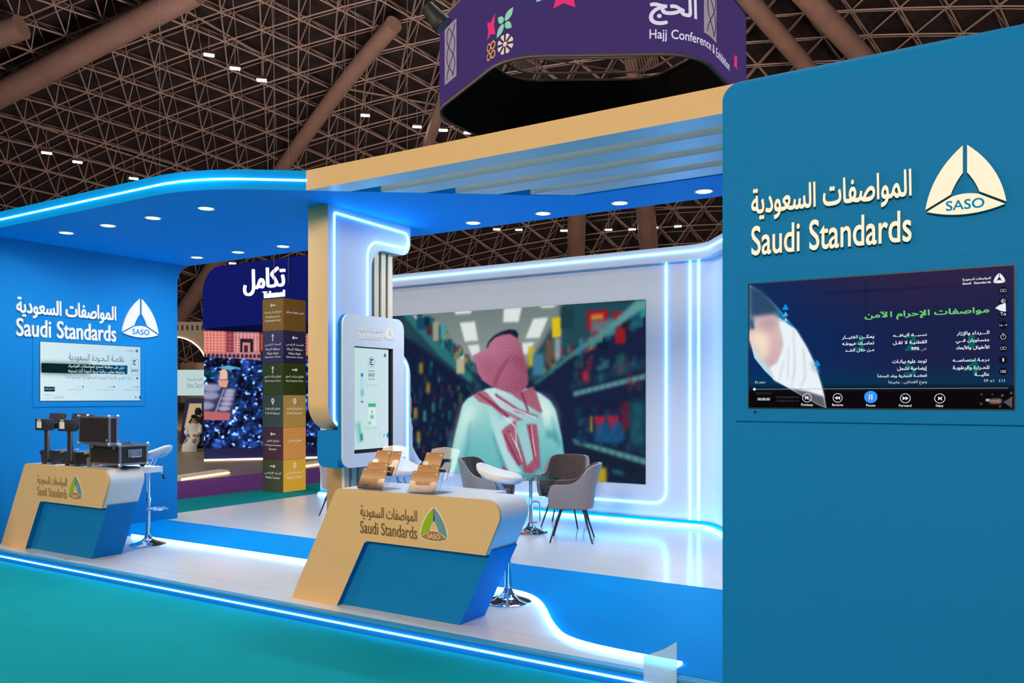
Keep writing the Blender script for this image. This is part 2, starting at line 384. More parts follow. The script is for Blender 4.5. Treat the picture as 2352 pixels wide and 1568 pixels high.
# ---------------------------------------------------------------- pictures shown on screens and prints
class Picture:
    """paints a picture as colours of a fine grid; coordinates are metres on the picture's plane"""
    def __init__(s, u0, v0, u1, v1, nx, ny, bg=(0,0,0)):
        s.b = (u0, v0, u1, v1); s.nx, s.ny = nx, ny; s.a = np.zeros((ny+1, nx+1, 3)); s.a[:] = np.array(bg)/255.0
        s.U, s.V = np.meshgrid(np.linspace(u0, u1, nx+1), np.linspace(v0, v1, ny+1))
        s.h = (u1-u0)/nx
    def mask(s, pts):
        acc = np.zeros(s.U.shape); n = len(pts)
        for ox, oy in ((-.25,-.25),(.25,-.25),(-.25,.25),(.25,.25)):
            U, V = s.U+ox*s.h, s.V+oy*s.h; r = np.zeros(U.shape, bool)
            for i in range(n):
                (x0, y0), (x1, y1) = pts[i], pts[(i+1) % n]
                if abs(y1-y0) < 1e-9: continue
                r ^= ((y0 > V) != (y1 > V)) & (U < (x1-x0)*(V-y0)/(y1-y0)+x0)
            acc += r
        return acc/4
    @staticmethod
    def blur(m, k, it=2):
        if k < 1: return m
        for _ in range(it):
            for ax in (0, 1):
                p = np.pad(m, [(k, k) if a == ax else (0, 0) for a in range(m.ndim)], mode='edge'); c = np.cumsum(p, axis=ax)
                c = np.insert(c, 0, 0, axis=ax); n = m.shape[ax]
                m = (np.take(c, range(2*k+1, 2*k+1+n), axis=ax)-np.take(c, range(0, n), axis=ax))/(2*k+1)
        return m
    def poly(s, pts, c, soft=0, al=1.0, c2=None, axis=None):
        m = s.blur(s.mask(pts), soft)*al; col = np.array(c)/255.0
        if c2 is not None:
            (a0, b0), (a1, b1) = axis or ((0, max(p[1] for p in pts)), (0, min(p[1] for p in pts)))
            t = np.clip(((s.U-a0)*(a1-a0)+(s.V-b0)*(b1-b0))/((a1-a0)**2+(b1-b0)**2), 0, 1)[..., None]
            col = col*(1-t)+np.array(c2)/255.0*t
        s.a = s.a*(1-m[..., None])+col*m[..., None]; return m
    def noise(s, k, amp, seed=0):
        r = np.random.default_rng(seed).normal(size=s.U.shape); r = s.blur(r, k); return r/r.std()*amp
    def build(s, name, fr, parent, mt, d=0.0):
        n = (s.nx+1)*(s.ny+1); U, V = s.U.ravel(), s.V.ravel()
        o0 = Vector(fr(0, 0, d)); du = Vector(fr(1, 0, d))-o0; dv = Vector(fr(0, 1, d))-o0
        co = np.array(o0)[None]+U[:, None]*np.array(du)[None]+V[:, None]*np.array(dv)[None]
        i = (np.arange(s.ny)[:, None]*(s.nx+1)+np.arange(s.nx)[None]).ravel()
        q = np.stack([i, i+1, i+s.nx+2, i+s.nx+1], 1)
        me = bpy.data.meshes.new(name); me.vertices.add(n); me.vertices.foreach_set('co', co.ravel())
        me.loops.add(q.size); me.loops.foreach_set('vertex_index', q.ravel().astype(np.int32))
        me.polygons.add(len(q)); me.polygons.foreach_set('loop_start', np.arange(len(q), dtype=np.int32)*4)
        me.update(calc_edges=True)
        a = np.clip(s.a.reshape(-1, 3), 0, 1); L = np.where(a <= 0.04045, a/12.92, ((a+0.055)/1.055)**2.4)
        at = me.color_attributes.new('picture', 'FLOAT_COLOR', 'POINT'); at.data.foreach_set('color', np.c_[L, np.ones(n)].ravel().astype(np.float32))
        me.materials.append(mt); o = bpy.data.objects.new(name, me); COL.objects.link(o)
        if parent is not None: o.parent = parent; o.matrix_parent_inverse = world_of(parent).inverted()
        return o

# ================================================================ THE SETTING
XW = -10.36      # inner face of the left wall
ZS = 3.734       # underside of the canopy
ZT = 3.912       # top of canopy, beams and back wall
YF = 4.885       # front edge of the platform
YR = 4.85        # front face of the right wall
XR = -1.53       # left edge of the right wall
YB = 10.75       # back wall face

# hall floor, aisle carpets, dome ---------------------------------------------------
struct(MB().box((-13.05, -14, -0.05), (26, 40, 0)).build('floor', M['carpet'], smooth=0))
struct(MB().box((-15.85, -14, -0.05), (-13.05, 60, 0.001)).build('floor_purple_aisle', M['purple'], smooth=0))
struct(MB().box((-110, -14, -0.05), (-15.85, 110, 0.002)).build('floor_far_aisle', M['booth_floor'], smooth=0))
o = struct(MB().box((-110, 40, -0.06), (80, 120, -0.002)).build('floor_hall', M['booth_floor'], smooth=0))

DC = Vector((-10.561, 16.984, 0)); RH, RV = 110.0, 46.0
def dome(az, arc, off):
    return Vector((DC.x+(RH-off)*math.sin(arc)*math.sin(az), DC.y+(RH-off)*math.sin(arc)*math.cos(az), (RV-off)*math.cos(arc)))
# arc length table for an even mesh
_ts = np.linspace(0, PI/2, 400); _dl = np.sqrt((RH*np.cos(_ts))**2+(RV*np.sin(_ts))**2); _al = np.concatenate([[0], np.cumsum((_dl[1:]+_dl[:-1])/2*np.diff(_ts))])
def dnode(p, q, off):
    rho = math.hypot(p, q)
    if rho > _al[-1]: return None
    return dome(math.atan2(p, q), float(np.interp(rho, _al, _ts)), off)
FW = Vector((-0.528, 0.849, 0)); RT = Vector((0.849, 0.528, 0))
def seen(v):
    a = v.dot(FW); b = v.dot(RT)
    return a > 40 and abs(b/a) < 0.80 and 0.02 < (v.z-HCAM)/a < 0.62
def build_dome():
    L = 4.0; rot = math.radians(17)
    def lat(i, j, k): x = (i+0.5*j+k*0.5)*L; y = (j*0.866+k*0.2887)*L; return x*math.cos(rot)-y*math.sin(rot), x*math.sin(rot)+y*math.cos(rot)
    top, bot = {}, {}; R = 46
    for i in range(-R*2, R*2):
        for j in range(-R, R):
            for k, D, off in ((0, top, 0.6), (1, bot, 3.0)):
                p = dnode(*lat(i, j, k), off)
                if p is not None and p.z > 0.5 and seen(p): D[(i, j)] = p
    segs = []
    for D, r in ((top, 0.06), (bot, 0.085)):
        for (i, j), p in D.items():
            for e in ((1, 0), (0, 1), (-1, 1)):
                q = D.get((i+e[0], j+e[1]))
                if q is not None: segs.append((p, q, r))
    for (i, j), p in bot.items():
        for e in ((0, 0), (1, 0), (0, 1)):
            q = top.get((i+e[0], j+e[1]))
            if q is not None: segs.append((p, q, 0.055))
    mb = MB()
    A = np.array([s[0][:] for s in segs]); B = np.array([s[1][:] for s in segs]); r = np.array([s[2] for s in segs])[:, None]
    T = B-A; T /= np.linalg.norm(T, axis=1)[:, None]
    U = np.cross(T, np.array([0.13, 0.31, 0.94])); U /= np.linalg.norm(U, axis=1)[:, None]; V = np.cross(T, U)
    n = len(A); vs = np.zeros((n, 8, 3)); fs = []
    for k in range(4):
        q = 2*PI*k/4; o_ = (U*math.cos(q)+V*math.sin(q))*r; vs[:, k] = A+o_; vs[:, 4+k] = B+o_
    base = np.arange(n)[:, None]*8
    for k in range(4): fs.append(base+np.array([[k, (k+1) % 4, 4+(k+1) % 4, 4+k]]))
    mb.v = vs.reshape(-1, 3).tolist(); mb.f = np.concatenate(fs).tolist(); mb.m = [0]*len(mb.f)
    tr = mb
    dk = MB(); na, nr = 60, 40; grid = []
    for a in range(na+1):
        az = math.radians(-31.87)+math.radians(-70+140*a/na)
        grid += [dome(az, 0.02+(PI/2-0.02)*b/nr, -0.3) for b in range(nr+1)]
    dk.add(grid, [(a*(nr+1)+b, a*(nr+1)+b+1, (a+1)*(nr+1)+b+1, (a+1)*(nr+1)+b) for a in range(na) for b in range(nr)])
    c = struct(dk.build('ceiling', M['deck'], smooth=80))
    tr.build('roof_lattice', M['truss'], c, smooth=0)
    return c
build_dome()

# platform and stage floor -----------------------------------------------------------
pl = MB().box((-10.86, YF, 0.0), (-1.2, 11.35, P-0.012))
pf = struct(pl.build('floor_platform_base', M['paint'], smooth=0))
MB().box((-10.86, YF-0.012, P-0.018), (-1.2, 11.35, P-0.0)).build('platform_edge_trim', mat('light_blue_edge', (0.05, 0.33, 0.60), 0.4, linear=True), pf, smooth=0)
mb = MB().box((-10.8, YF+0.055, P-0.01), (-1.2, 11.3, P+0.001)); struct(mb.build('floor_platform', M['floor'], smooth=0))
curve = [(-10.36, 6.235), (-4.55, 6.235), (-4.05, 6.235), (-3.80, 6.225), (-3.62, 6.15), (-3.47, 6.02), (-3.31, 5.83), (-3.14, 5.60), (-2.99, 5.42), (-2.84, 5.275), (-2.65, 5.185), (-2.40, 5.142), (-1.96, 5.118), (-1.53, 5.10)]
def smoothpath(p, n=6):
    out = []
    for i in range(len(p)-1):
        a, b, c, d = [Vector(p[max(0, min(len(p)-1, i+k))]) for k in (-1, 0, 1, 2)]
        for k in range(n):
            t = k/n; out.append(tuple(0.5*((2*b)+(c-a)*t+(2*a-5*b+4*c-d)*t*t+(-a+3*b-3*c+d)*t**3)))
    return out+[tuple(p[-1])]
cs = smoothpath(curve[1:])
cs = cs[:-5]
inl = [curve[0]]+cs+[(cs[-1][0], YF+0.06), (-1.53, YF+0.06), (-1.53, 7.30), (-10.36, 7.30)]
fb = struct(MB().prism(inl, faceZ(0), P+0.001, P+0.010, back=False).build('floor_blue_inlay', M['inlay'], smooth=0))
MB().tube([(x, y, P+0.018) for x, y in [(-9.47, 6.225)]+cs], 0.016, 6).build('led_strip', M['led_floor'], fb)
MB().tube([(-10.86, YF-0.004, 0.052), (-1.9, YF-0.004, 0.052)], 0.0085, 6).build('led_strip', M['led_edge'], pf)

# left wall with coved junction into the canopy ------------------------------------------
wl = MB()
prof = [(XW-0.5, 0.0), (XW, 0.0), (XW, ZS-0.25)] + [(XW+0.25-0.25*math.cos(t), ZS-0.25+0.25*math.sin(t)) for t in [PI/2*k/8 for k in range(1, 8)]] + [(XW+0.25, ZS), (XW+0.25, ZT), (XW-0.5, ZT)]
wl.prism(prof, lambda u, v, d: (u, 7.52-d, v), 0, 7.52-4.72)
struct(wl.build('wall_left', M['paint'], smooth=40))
front = rpoly([(XW+0.25, 7.52), (XW+0.25, 4.72), (-6.31, 4.72), (-3.53, 6.80), (-1.2, 6.80), (-1.2, 7.52)], [0, 0, 1.7, 0.5, 0, 0], 14)
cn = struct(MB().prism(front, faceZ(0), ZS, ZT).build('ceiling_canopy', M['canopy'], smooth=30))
fp = [(XW-0.45, 4.718)] + rpoly([(XW+0.25, 7.52), (XW+0.25, 4.718), (-6.309, 4.718), (-5.50, 5.325)], [0, 0, 1.7, 0], 14)[2:]
MB().tube([(x, y, 3.824) for x, y in fp], 0.010, 6).build('led_strip', M['led_edge'], cn)

# beams of the open roof ------------------------------------------------------------------
for i, (x, y) in enumerate([(-5.50, 5.323), (-4.965, 5.725), (-4.42, 6.125), (-3.855, 6.52)]):
    d = 0.235
    m_ = MB(); xs = x
    # left end follows the slanted edge of the canopy
    x2 = xs + d/0.748
    pts = [(xs, y), (XR+0.02, y), (XR+0.02, y+d), (x2, y+d)]
    m_.prism(pts, faceZ(0), ZS-0.001 if i == 0 else ZS, ZT+0.001)
    for k, f in enumerate(m_.f):   # front face gets the beige laminate on the first beam
        if i == 0 and all(abs(m_.v[q][1]-y) < 1e-6 for q in f): m_.m[k] = 1
    struct(m_.build('trim_%d' % (i+1), [M['white'], M['beige']], smooth=0))

# right wall --------------------------------------------------------------------------------
bm = bmesh.new(); bmesh.ops.create_cube(bm, size=1)
for v in bm.verts: v.co = Vector((XR+(v.co.x+.5)*4.2, YR+(v.co.y+.5)*2.9, (v.co.z+.5)*3.785))
ed = [e for e in bm.edges if all(v.co.z > 3 for v in e.verts)]
bmesh.ops.bevel(bm, geom=ed, offset=0.15, segments=10, affect='EDGES', profile=0.5)
wr = struct(MB().bm(bm).build('wall_right', M['paint'], smooth=40))
# shallow panel line that frames the screen
mb = MB().rbox((-1.45, YR-0.012, 1.725), (0.35, YR+0.02, 2.605), 0.004, 1)
mb.build('screen_surround', M['paint'], wr, smooth=0)
hole = MB(); hole.prism(circ(-1.332, 1.781, 0.009, 14), faceY(YR-0.012), 0.0, 0.002); hole.build('cable_hole', M['black'], wr, smooth=0)

# back wall ---------------------------------------------------------------------------------
def wallpath(off, z):    # plan of the back wall with its chamfered right end, offset towards the room
    B = (-3.55-0.5*off, YB-off)
    return [(x, y, z) for x, y in ropen([(-10.75, YB-off), B, (-2.85-0.8*off, 9.82-0.6*off)], [0, 0.40, 0], 8)]
def wallstrip(mb, o0, o1, z0, z1, mi=0):
    A = wallpath(o0, z0); B = wallpath(o1, z0)
    pts = [(p[0], p[1]) for p in B] + [(p[0], p[1]) for p in A[::-1]]
    mb.prism(pts, faceZ(0), z0, z1, mi)
mb = MB(); wallstrip(mb, -0.30, 0.0, 0.0, ZT-0.01)
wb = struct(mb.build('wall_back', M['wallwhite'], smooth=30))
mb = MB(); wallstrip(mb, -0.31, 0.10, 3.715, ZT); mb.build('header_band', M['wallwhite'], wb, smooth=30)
mb = MB(); wallstrip(mb, -0.05, 0.02, P, P+0.075); struct(mb.build('baseboard_back', M['inlay'], smooth=30))
MB().tube([Vector(p) for p in wallpath(0.104, 3.83)], 0.011, 6).build('led_strip', M['led'], wb)
MB().tube([Vector(p) for p in wallpath(0.05, P+0.02)], 0.018, 6).build('led_strip', M['led'], wb)
hp = ropen([(-4.181, 3.71), (-4.181, 0.392), (-9.55, 0.392), (-9.55, 3.71)], [0, 0.18, 0.18, 0], 8)
MB().tube([(x, YB-0.004, z) for x, z in hp], 0.011, 6).build('led_strip', M['led'], wb)
for x in (-3.839, -3.717): MB().tube([(x, YB-0.004, P+0.08), (x, YB-0.004, 3.71)], 0.011, 6).build('led_strip', M['led'], wb)

# ================================================================ LIGHTS
def downlight(x, y, label, power):
    t = thing('downlight', label, 'ceiling light', (x, y, ZS), 0, 'round downlights in the blue canopy')
    a = MB().lathe([(0.088, 0.004), (0.088, -0.006), (0.070, -0.008), (0.066, 0.0)], n=28); a.build('trim_ring', M['ring'], t, local=True)
    b = MB().lathe([(0.070, -0.002), (0.055, -0.007), (0.0, -0.009)], n=28); b.build('lens', M['lamp'], t, local=True)
    l = bpy.data.lights.new('downlight_lamp', 'AREA'); l.shape = 'DISK'; l.size = 0.12; l.energy = power; l.color = (0.80, 0.91, 1.0)
    o = bpy.data.objects.new('downlight_lamp', l); COL.objects.link(o); o.parent = t; o.location = (0, 0, -0.014)
for i, (x, y, lb) in enumerate([(-9.221, 5.25, 'front row, leftmost, near the left wall'), (-8.445, 5.267, 'front row, second from the left wall'),
        (-7.687, 5.29, 'front row, third from the left wall'), (-6.854, 5.30, 'front row, nearest the beige beam'),
        (-9.369, 7.10, 'back row, beside the rounded opening corner'), (-8.58, 7.12, 'back row, above the navy sign'), (-7.777, 7.14, 'back row, just left of the pillar'),
        (-4.998, 7.25, 'back row, first to the right of the pillar'), (-4.137, 7.25, 'back row, second to the right of the pillar'),
        (-3.29, 7.25, 'back row, under the last white slat'), (-2.453, 7.24, 'back row, nearest the teal right wall')]):
    downlight(x, y, 'round white downlight in the blue canopy, '+lb, 20)

LP = [(-63.47, 44.12, 34.28), (-63.75, 49.61, 33.46), (-63.49, 52.35, 33.1), (-62.94, 55.07, 32.76), (-85.12, 46.42, 26.98), (-84.59, 49.36, 26.68), (-83.38, 55.0, 26.04),
      (-58.87, 65.39, 31.6), (-55.67, 70.08, 31.16), (-53.72, 72.18, 31.03), (-51.73, 74.05, 30.92), (-86.8, 71.16, 19.2),
      (-57.99, 89.51, 23.67), (-55.59, 91.1, 23.63), (-50.62, 94.14, 23.51), (-45.42, 96.65, 23.5), (-42.67, 97.86, 23.47), (-39.98, 98.72, 23.55), (-37.18, 99.64, 23.57)]
LL = ['largest bright roof floodlight at the upper left, beside the thick brown pipe', 'roof floodlight second down the upper left line of four', 'roof floodlight third down the upper left line of four', 'roof floodlight lowest of the upper left line of four',
      'bright roof floodlight at far left above the blue canopy', 'roof floodlight just right of the far left one', 'small roof floodlight close above the curved lit canopy edge',
      'lone roof floodlight above the beige beam', 'roof floodlight first of three left of the purple ring', 'roof floodlight second of three left of the purple ring', 'roof floodlight touching the lower rim of the purple ring',
      'far roof floodlight seen through the opening above the navy sign', 'far floodlight first from left in the row under the right canopy', 'starry far floodlight second in the row under the right canopy', 'far floodlight third in the row under the right canopy',
      'far floodlight fourth in the row, between the two roof columns', 'far floodlight fifth in the row, left of the second column', 'far floodlight sixth in the row, right of the second column', 'far floodlight last in the row, nearest the teal wall']
for p, lb in zip(LP, LL):
    t = thing('floodlight', lb, 'floodlight', p, math.atan2(p[1], p[0])+PI/2, 'floodlights hung in the dome roof')
    s_ = 1.0 if p[2] > 25 else 0.95
    MB().rbox((-0.52*s_, -0.28, -0.05), (0.52*s_, 0.28, 0.25), 0.05, 1).build('housing', M['dark'], t, local=True)
    MB().rbox((-0.46*s_, -0.24, -0.16), (0.46*s_, 0.24, -0.045), 0.04, 2).build('lens', M['flood'], t, local=True)
    MB().tube([(0, 0, 0.24), (0, 0, 2.2)], 0.03, 6).build('hanger', M['truss'], t, local=True)
# long lamp rails along the dome
def rail(p, q, lb, ext=6):
    a, b = Vector(p), Vector(q); d = (b-a).normalized()
    t = thing('lamp_rail', lb, 'lamp rail', (a+b)/2, 0, 'steel rails that carry the roof floodlights')
    MB().tube([a-d*ext+Vector((0, 0, 2.35)), b+d*ext+Vector((0, 0, 2.35))], 0.10, 6).build('rail_tube', M['truss'], t)
rail(LP[0], LP[3], 'thin steel lamp rail crossing the roof at upper left'); rail(LP[4], LP[6], 'thin steel lamp rail low at the far left of the roof')
rail(LP[7], LP[10], 'thin steel lamp rail left of the purple ring', 2.5); rail(LP[12], LP[18], 'far steel lamp rail seen under the right canopy')

def pipe(pts, r, label):
    t = thing('roof_pipe', label, 'steel pipe', pts[0], 0, 'thick brown steel pipes of the dome')
    ps = smoothpath(pts, 8) if len(pts) > 2 else pts
    MB().tube(ps, r, 20).build('tube', M['pipe'], t)
pipe([(-84.5, 37.9, 28.0), (-57.66, 43.6, 35.14)], 1.05, 'thickest brown steel pipe crossing the roof at the upper left')
pipe([(-76.0, 34.3, 31.2), (-70.87, 36.6, 32.68)], 1.0, 'short end of a brown pipe at the left edge of the picture')
pipe([(-73.5, 66.0, 26.8), (-57.77, 60.41, 32.46), (-47.62, 56.67, 35.09)], 0.78, 'long brown steel pipe rising left of the purple ring')
pipe([(-19.9, 68.5, 35.6), (-15.5, 86.0, 30.7)], 0.8, 'brown roof pipe just right of the purple ring')
pipe([(-15.55, 70.16, 35.3), (-9.5, 88.0, 30.0)], 0.95, 'thicker brown roof pipe above the teal right wall')
pipe([(-53.4, 102.8, 16.5), (-46.0, 88.9, 26.2)], 1.15, 'upright brown column at the middle under the right canopy')
pipe([(-43.4, 106.4, 16.8), (-37.7, 89.5, 27.8)], 1.2, 'upright brown column nearer the teal wall under the right canopy')
pipe([(-96.5, 69.6, 11.5), (-86.0, 69.1, 20.2)], 1.0, 'pale slanting roof strut seen left of the navy sign')
pipe([(-58.5, 74.6, 28.7), (-50.2, 67.5, 32.4)], 0.6, 'thin brown pipe behind the left rim of the purple ring')
pipe([(-50.0, 71.0, 31.6), (-42.7, 60.4, 35.1)], 0.62, 'brown pipe seen inside the ring, left one')
pipe([(-33.5, 77.5, 32.1), (-30.2, 68.3, 35.0)], 0.62, 'brown pipe seen inside the ring, right one')

# ================================================================ COUNTERS
def words_in(body, r, bold=0.0):
    """splits a line into words and gives each its share of the line's rectangle"""
    def ext(b):
        q = [p for o_ in outlines(b) for p in o_]; return min(p[0] for p in q)-bold, min(p[1] for p in q)-bold, max(p[0] for p in q)+bold, max(p[1] for p in q)+bold
    ws = body.split(); rtl = body[0] > '\u0600'; gap = 0.38
    E = [ext(w_) for w_ in (ws[::-1] if rtl else ws)]; tot = sum(e[2]-e[0] for e in E)+gap*(len(E)-1)
    y0, y1 = min(e[1] for e in E), max(e[3] for e in E); sx = (r[2]-r[0])/tot; sy = (r[3]-r[1])/(y1-y0); x = r[0]; out = []
    for w_, e in zip(ws[::-1] if rtl else ws, E):
        out.append((w_, (x, r[1]+(e[1]-y0)*sy, x+(e[2]-e[0])*sx, r[1]+(e[3]-y0)*sy))); x += (e[2]-e[0]+gap)*sx
    return out
def sign_parts(fr, root, ar, la, emb, mats, d0, d1, lab=None, bold=0.022):
    """two lines of lettering and the triangular mark; ar/la are (u0,v0,u1,v1), emb (centre u, top v, width)"""
    face, side, segs, word = mats
    for nm, body, r in (('arabic_lettering', 'المواصفات السعودية', ar), ('latin_lettering', 'Saudi  Standards', la)):
        bl_ = bold if bold < 0 or nm[0] == 'a' else bold*0.6
        for wd_, rr in words_in(body, r, bl_):
            mb = MB(); text(mb, wd_, fr, *rr, d0, d1, bl_, 0, 1); mb.build(nm, [face, side], root, smooth=0)
    for poly, m_ in zip(emblem(fr, *emb), segs):
        mb = MB(); mb.prism(poly, fr, d0, d1, 0, 1, back=False); sg = mb.build('emblem_segment', [m_, side], root, smooth=0)
    cu, top, wd = emb
    mb = MB(); text(mb, 'SASO', fr, cu-0.235*wd, top-0.895*wd, cu+0.235*wd, top-0.755*wd, d1+0.001, d1+0.002, bold if bold < 0.02 else 0.02)
    mb.build('emblem_word', word, root, smooth=0)

def counter(dx, label, wtx=2.13, ink='engrave'):
    x0 = -5.42+dx; YC = 5.075; YBK = 5.49
    t = thing('reception_counter', label, 'counter', (x0+1.0, 5.2, P), 0, 'slanted reception counters')
    pr = rpoly([(0, 0), (0.53, 0.985), (2.225, 0.985), (2.03, 0.572), (0.85, 0.572), (0.535, 0.0)], [0, 0.07, 0.115, 0.0, 0.05, 0], 8)
    fr = lambda u, v, d: (x0+u, YC-d, P+v)
    def recess(mb):      # the inner edge of the left leg is blue like the recessed body
        for k, f in enumerate(mb.f):
            xs = [mb.v[q][0]-x0 for q in f]; zs = [mb.v[q][2]-P for q in f]; ys = [mb.v[q][1] for q in f]
            if min(xs) > 0.53 and max(xs) < 0.86 and max(zs) < 0.56 and max(ys)-min(ys) > 1e-4: mb.m[k] = 1
        return mb
    recess(MB().prism(pr, fr, -0.028, 0.0)).build('front_panel', [M['beige'], M['paint']], t, smooth=30)
    recess(MB().prism(pr, fr, -(YBK-YC), -0.028)).build('white_shell', [M['white'], M['paint']], t, smooth=30)
    bl = [(0.50, 0.0), (0.83, 0.60), (2.06, 0.60), (1.752, 0.0)]
    MB().prism(bl, fr, -(YBK-YC-0.005), -0.06).build('blue_body', M['paint'], t, smooth=0)
    wt = rpoly([(x0+0.56, YBK-0.01), (x0+wtx, YBK-0.01), (x0+wtx, 5.745), (x0+0.56, 5.745)], [0, 0, 0.02, 0.02], 4)
    MB().prism(wt, faceZ(0), P+0.915, P+0.975).build('rear_worktop', M['white'], t, smooth=0)
    fr2 = lambda u, v, d: (u+dx, YC-d, v)
    for poly in emblem(fr2, -3.865, 1.020, 0.275, 0.004):
        MB().prism(offset(poly, 0.007 if sarea(poly) > 0 else -0.007), fr2, 0.0, 0.003).build('emblem_border', M['cream'], t, smooth=0)
    k = 1.0
    sign_parts(fr2, t, (-4.62, 0.865, -4.03, 0.982), (-4.62, 0.755, -4.03, 0.855), (-3.865, 1.010, 0.262),
               (M[ink], M[ink], (M['lime'], M['steelblue'], M['copper']), M['cream']), 0.0035, 0.006, bold=-0.004)
    return t
counter(0.0, 'slanted beige counter in front with two brochure holders on top', 1.80)
counter(-4.868, 'slanted beige counter at far left carrying scales and a flight case', 2.13, 'engrave_pale')

# ================================================================ SIGNS AND SCREENS ON THE WALLS
t = thing('wall_sign', 'cream lit sign on the teal right wall: two lines and triangular mark', 'sign', (-0.75, YR, 2.9))
sign_parts(faceY(YR), t, (-1.352, 2.895, -0.503, 3.085), (-1.352, 2.695, -0.503, 2.868), (-0.2545, 3.168, 0.372),
           (M['gold'], M['goldside'], (M['gold'],)*3, M['inlay']), 0.0, 0.022)
t = thing('wall_sign', 'white lit sign on the blue left wall above the small screen', 'sign', (XW, 6.2, 2.9))
sign_parts(faceX(XW), t, (5.279, 2.835, 6.566, 3.085), (5.279, 2.605, 6.566, 2.828), (6.928, 3.225, 0.56),
           (M['whitelit'], M['white'], (M['whitelit'],)*3, M['paint']), 0.0, 0.022)

def frame_box(root, fr, r, depth, m_, name='casing', rim=0.012):
    u0, v0, u1, v1 = r
    mb = MB(); mb.prism(rect(u0-rim, v0-rim, u1+rim, v1+rim), fr, 0.0, depth); return mb.build(name, m_, root, smooth=0)
def lines(root, fr, items, m_, name='screen_text', d=0.004, bold=0.0):
    for body, r in items:
        mb = MB(); text(mb, body, fr, *r, d, d, bold); mb.build(name, m_, root, smooth=0)

# --- screen on the right wall
tv = thing('wall_screen', 'large dark video screen on the teal right wall with green heading', 'screen', (-0.70, YR, 1.8))
FT = faceY(YR-0.012); R0 = (-1.367, 1.808, -0.039, 2.529)
frame_box(tv, FT, R0, 0.004, M['black'], rim=0.006)
pc = Picture(*R0, 520, 282, (16, 32, 78))
u = (pc.U-R0[0])/(R0[2]-R0[0]); v = (pc.V-R0[1])/(R0[3]-R0[1])
def mixc(a, b, t): return np.array(a)/255.0*(1-t[..., None])+np.array(b)/255.0*t[..., None]
base = mixc((6, 44, 100), (28, 34, 74), np.clip(u*1.5, 0, 1))
base = base*(1-np.clip((v-0.62)*1.6, 0, 0.75)[..., None]*(0.3+0.7*np.clip(u*1.6, 0, 1))[..., None])+np.array((62, 38, 66))/255.0*(np.clip((v-0.62)*1.6, 0, 0.75)*(0.3+0.7*np.clip(u*1.6, 0, 1)))[..., None]
base = base*(1-np.clip((0.34-v)*4, 0, 0.6)[..., None])+np.array((4, 60, 84))/255.0*np.clip((0.34-v)*4, 0, 0.6)[..., None]
bk = np.clip((0.19-v)*14, 0, 1)[..., None]; base = base*(1-bk)+np.array((12, 8, 12))/255.0*bk
pc.a = base
pc.poly([(-0.7281, 2.4979), (-0.7238, 2.4976), (-0.7238, 2.1877), (-0.7281, 2.1879)], (10, 18, 45), 2, 0.5)
pc.poly([(-0.932, 2.4535), (-0.1486, 2.449), (-0.1486, 2.4441), (-0.932, 2.4454)], (14, 18, 45), 2, 0.6)
sec = [(-1.3621, 2.5263), (-1.3142, 2.4918), (-1.2448, 2.4311), (-1.1798, 2.3576), (-1.109, 2.2641), (-1.0492, 2.1656), (-1.0032, 2.0687), (-0.9707, 1.9662), (-0.9449, 1.8712), (-0.9346, 1.807), (-0.9837, 1.827), (-1.0757, 1.8815), (-1.1291, 1.9127), (-1.2207, 1.9655), (-1.2794, 2.0258), (-1.3353, 2.0974), (-1.3621, 2.2045)]
pc.poly(sec, (188, 215, 228))
pc.poly([(-1.3621, 2.527), (-1.3142, 2.4918), (-1.2448, 2.4311), (-1.19, 2.3686), (-1.1981, 2.3238), (-1.2448, 2.3191), (-1.3213, 2.3088), (-1.3621, 2.2966)], (58, 92, 128), 3)
pc.poly([(-1.3579, 2.5196), (-1.2863, 2.4829), (-1.2104, 2.3871), (-1.2104, 2.3453), (-1.2724, 2.3135), (-1.3283, 2.3303), (-1.3564, 2.3814)], (44, 74, 108), 5)
pc.poly([(-1.3621, 2.3321), (-1.3423, 2.3098), (-1.3283, 2.2809), (-1.3353, 2.2459), (-1.3621, 2.2683)], (30, 80, 110), 3)
pc.poly([(-1.3529, 2.3387), (-1.2173, 2.3457), (-1.1981, 2.3238), (-1.1968, 2.2611), (-1.1764, 2.2254), (-1.1682, 2.1765), (-1.1832, 2.1215), (-1.2104, 2.0595), (-1.2448, 2.0392), (-1.2794, 2.075), (-1.3621, 2.2115), (-1.3621, 2.2541), (-1.3283, 2.2668), (-1.3353, 2.3166)], (226, 190, 180), 4, 1, (206, 170, 178))
pc.poly([(-1.3621, 2.2399), (-1.3003, 2.2585), (-1.2448, 2.2072), (-1.2586, 2.1236), (-1.2794, 2.075), (-1.3621, 2.2045)], (244, 222, 202), 8)
pc.poly([(-1.3142, 2.3367), (-1.2241, 2.346), (-1.2036, 2.3171), (-1.2104, 2.2616), (-1.2794, 2.2647), (-1.3142, 2.2944)], (150, 140, 160), 10, 0.55)
pc.poly([(-1.1968, 2.3028), (-1.156, 2.3009), (-1.0956, 2.2498), (-1.036, 2.1447), (-0.9967, 2.055), (-0.9578, 1.9254), (-0.9449, 1.8644), (-1.036, 1.8986), (-1.1291, 1.9196), (-1.2207, 1.9655), (-1.2448, 2.0392), (-1.2036, 2.0663), (-1.175, 2.1351), (-1.1682, 2.1765), (-1.1798, 2.2395)], (236, 243, 248), 2)
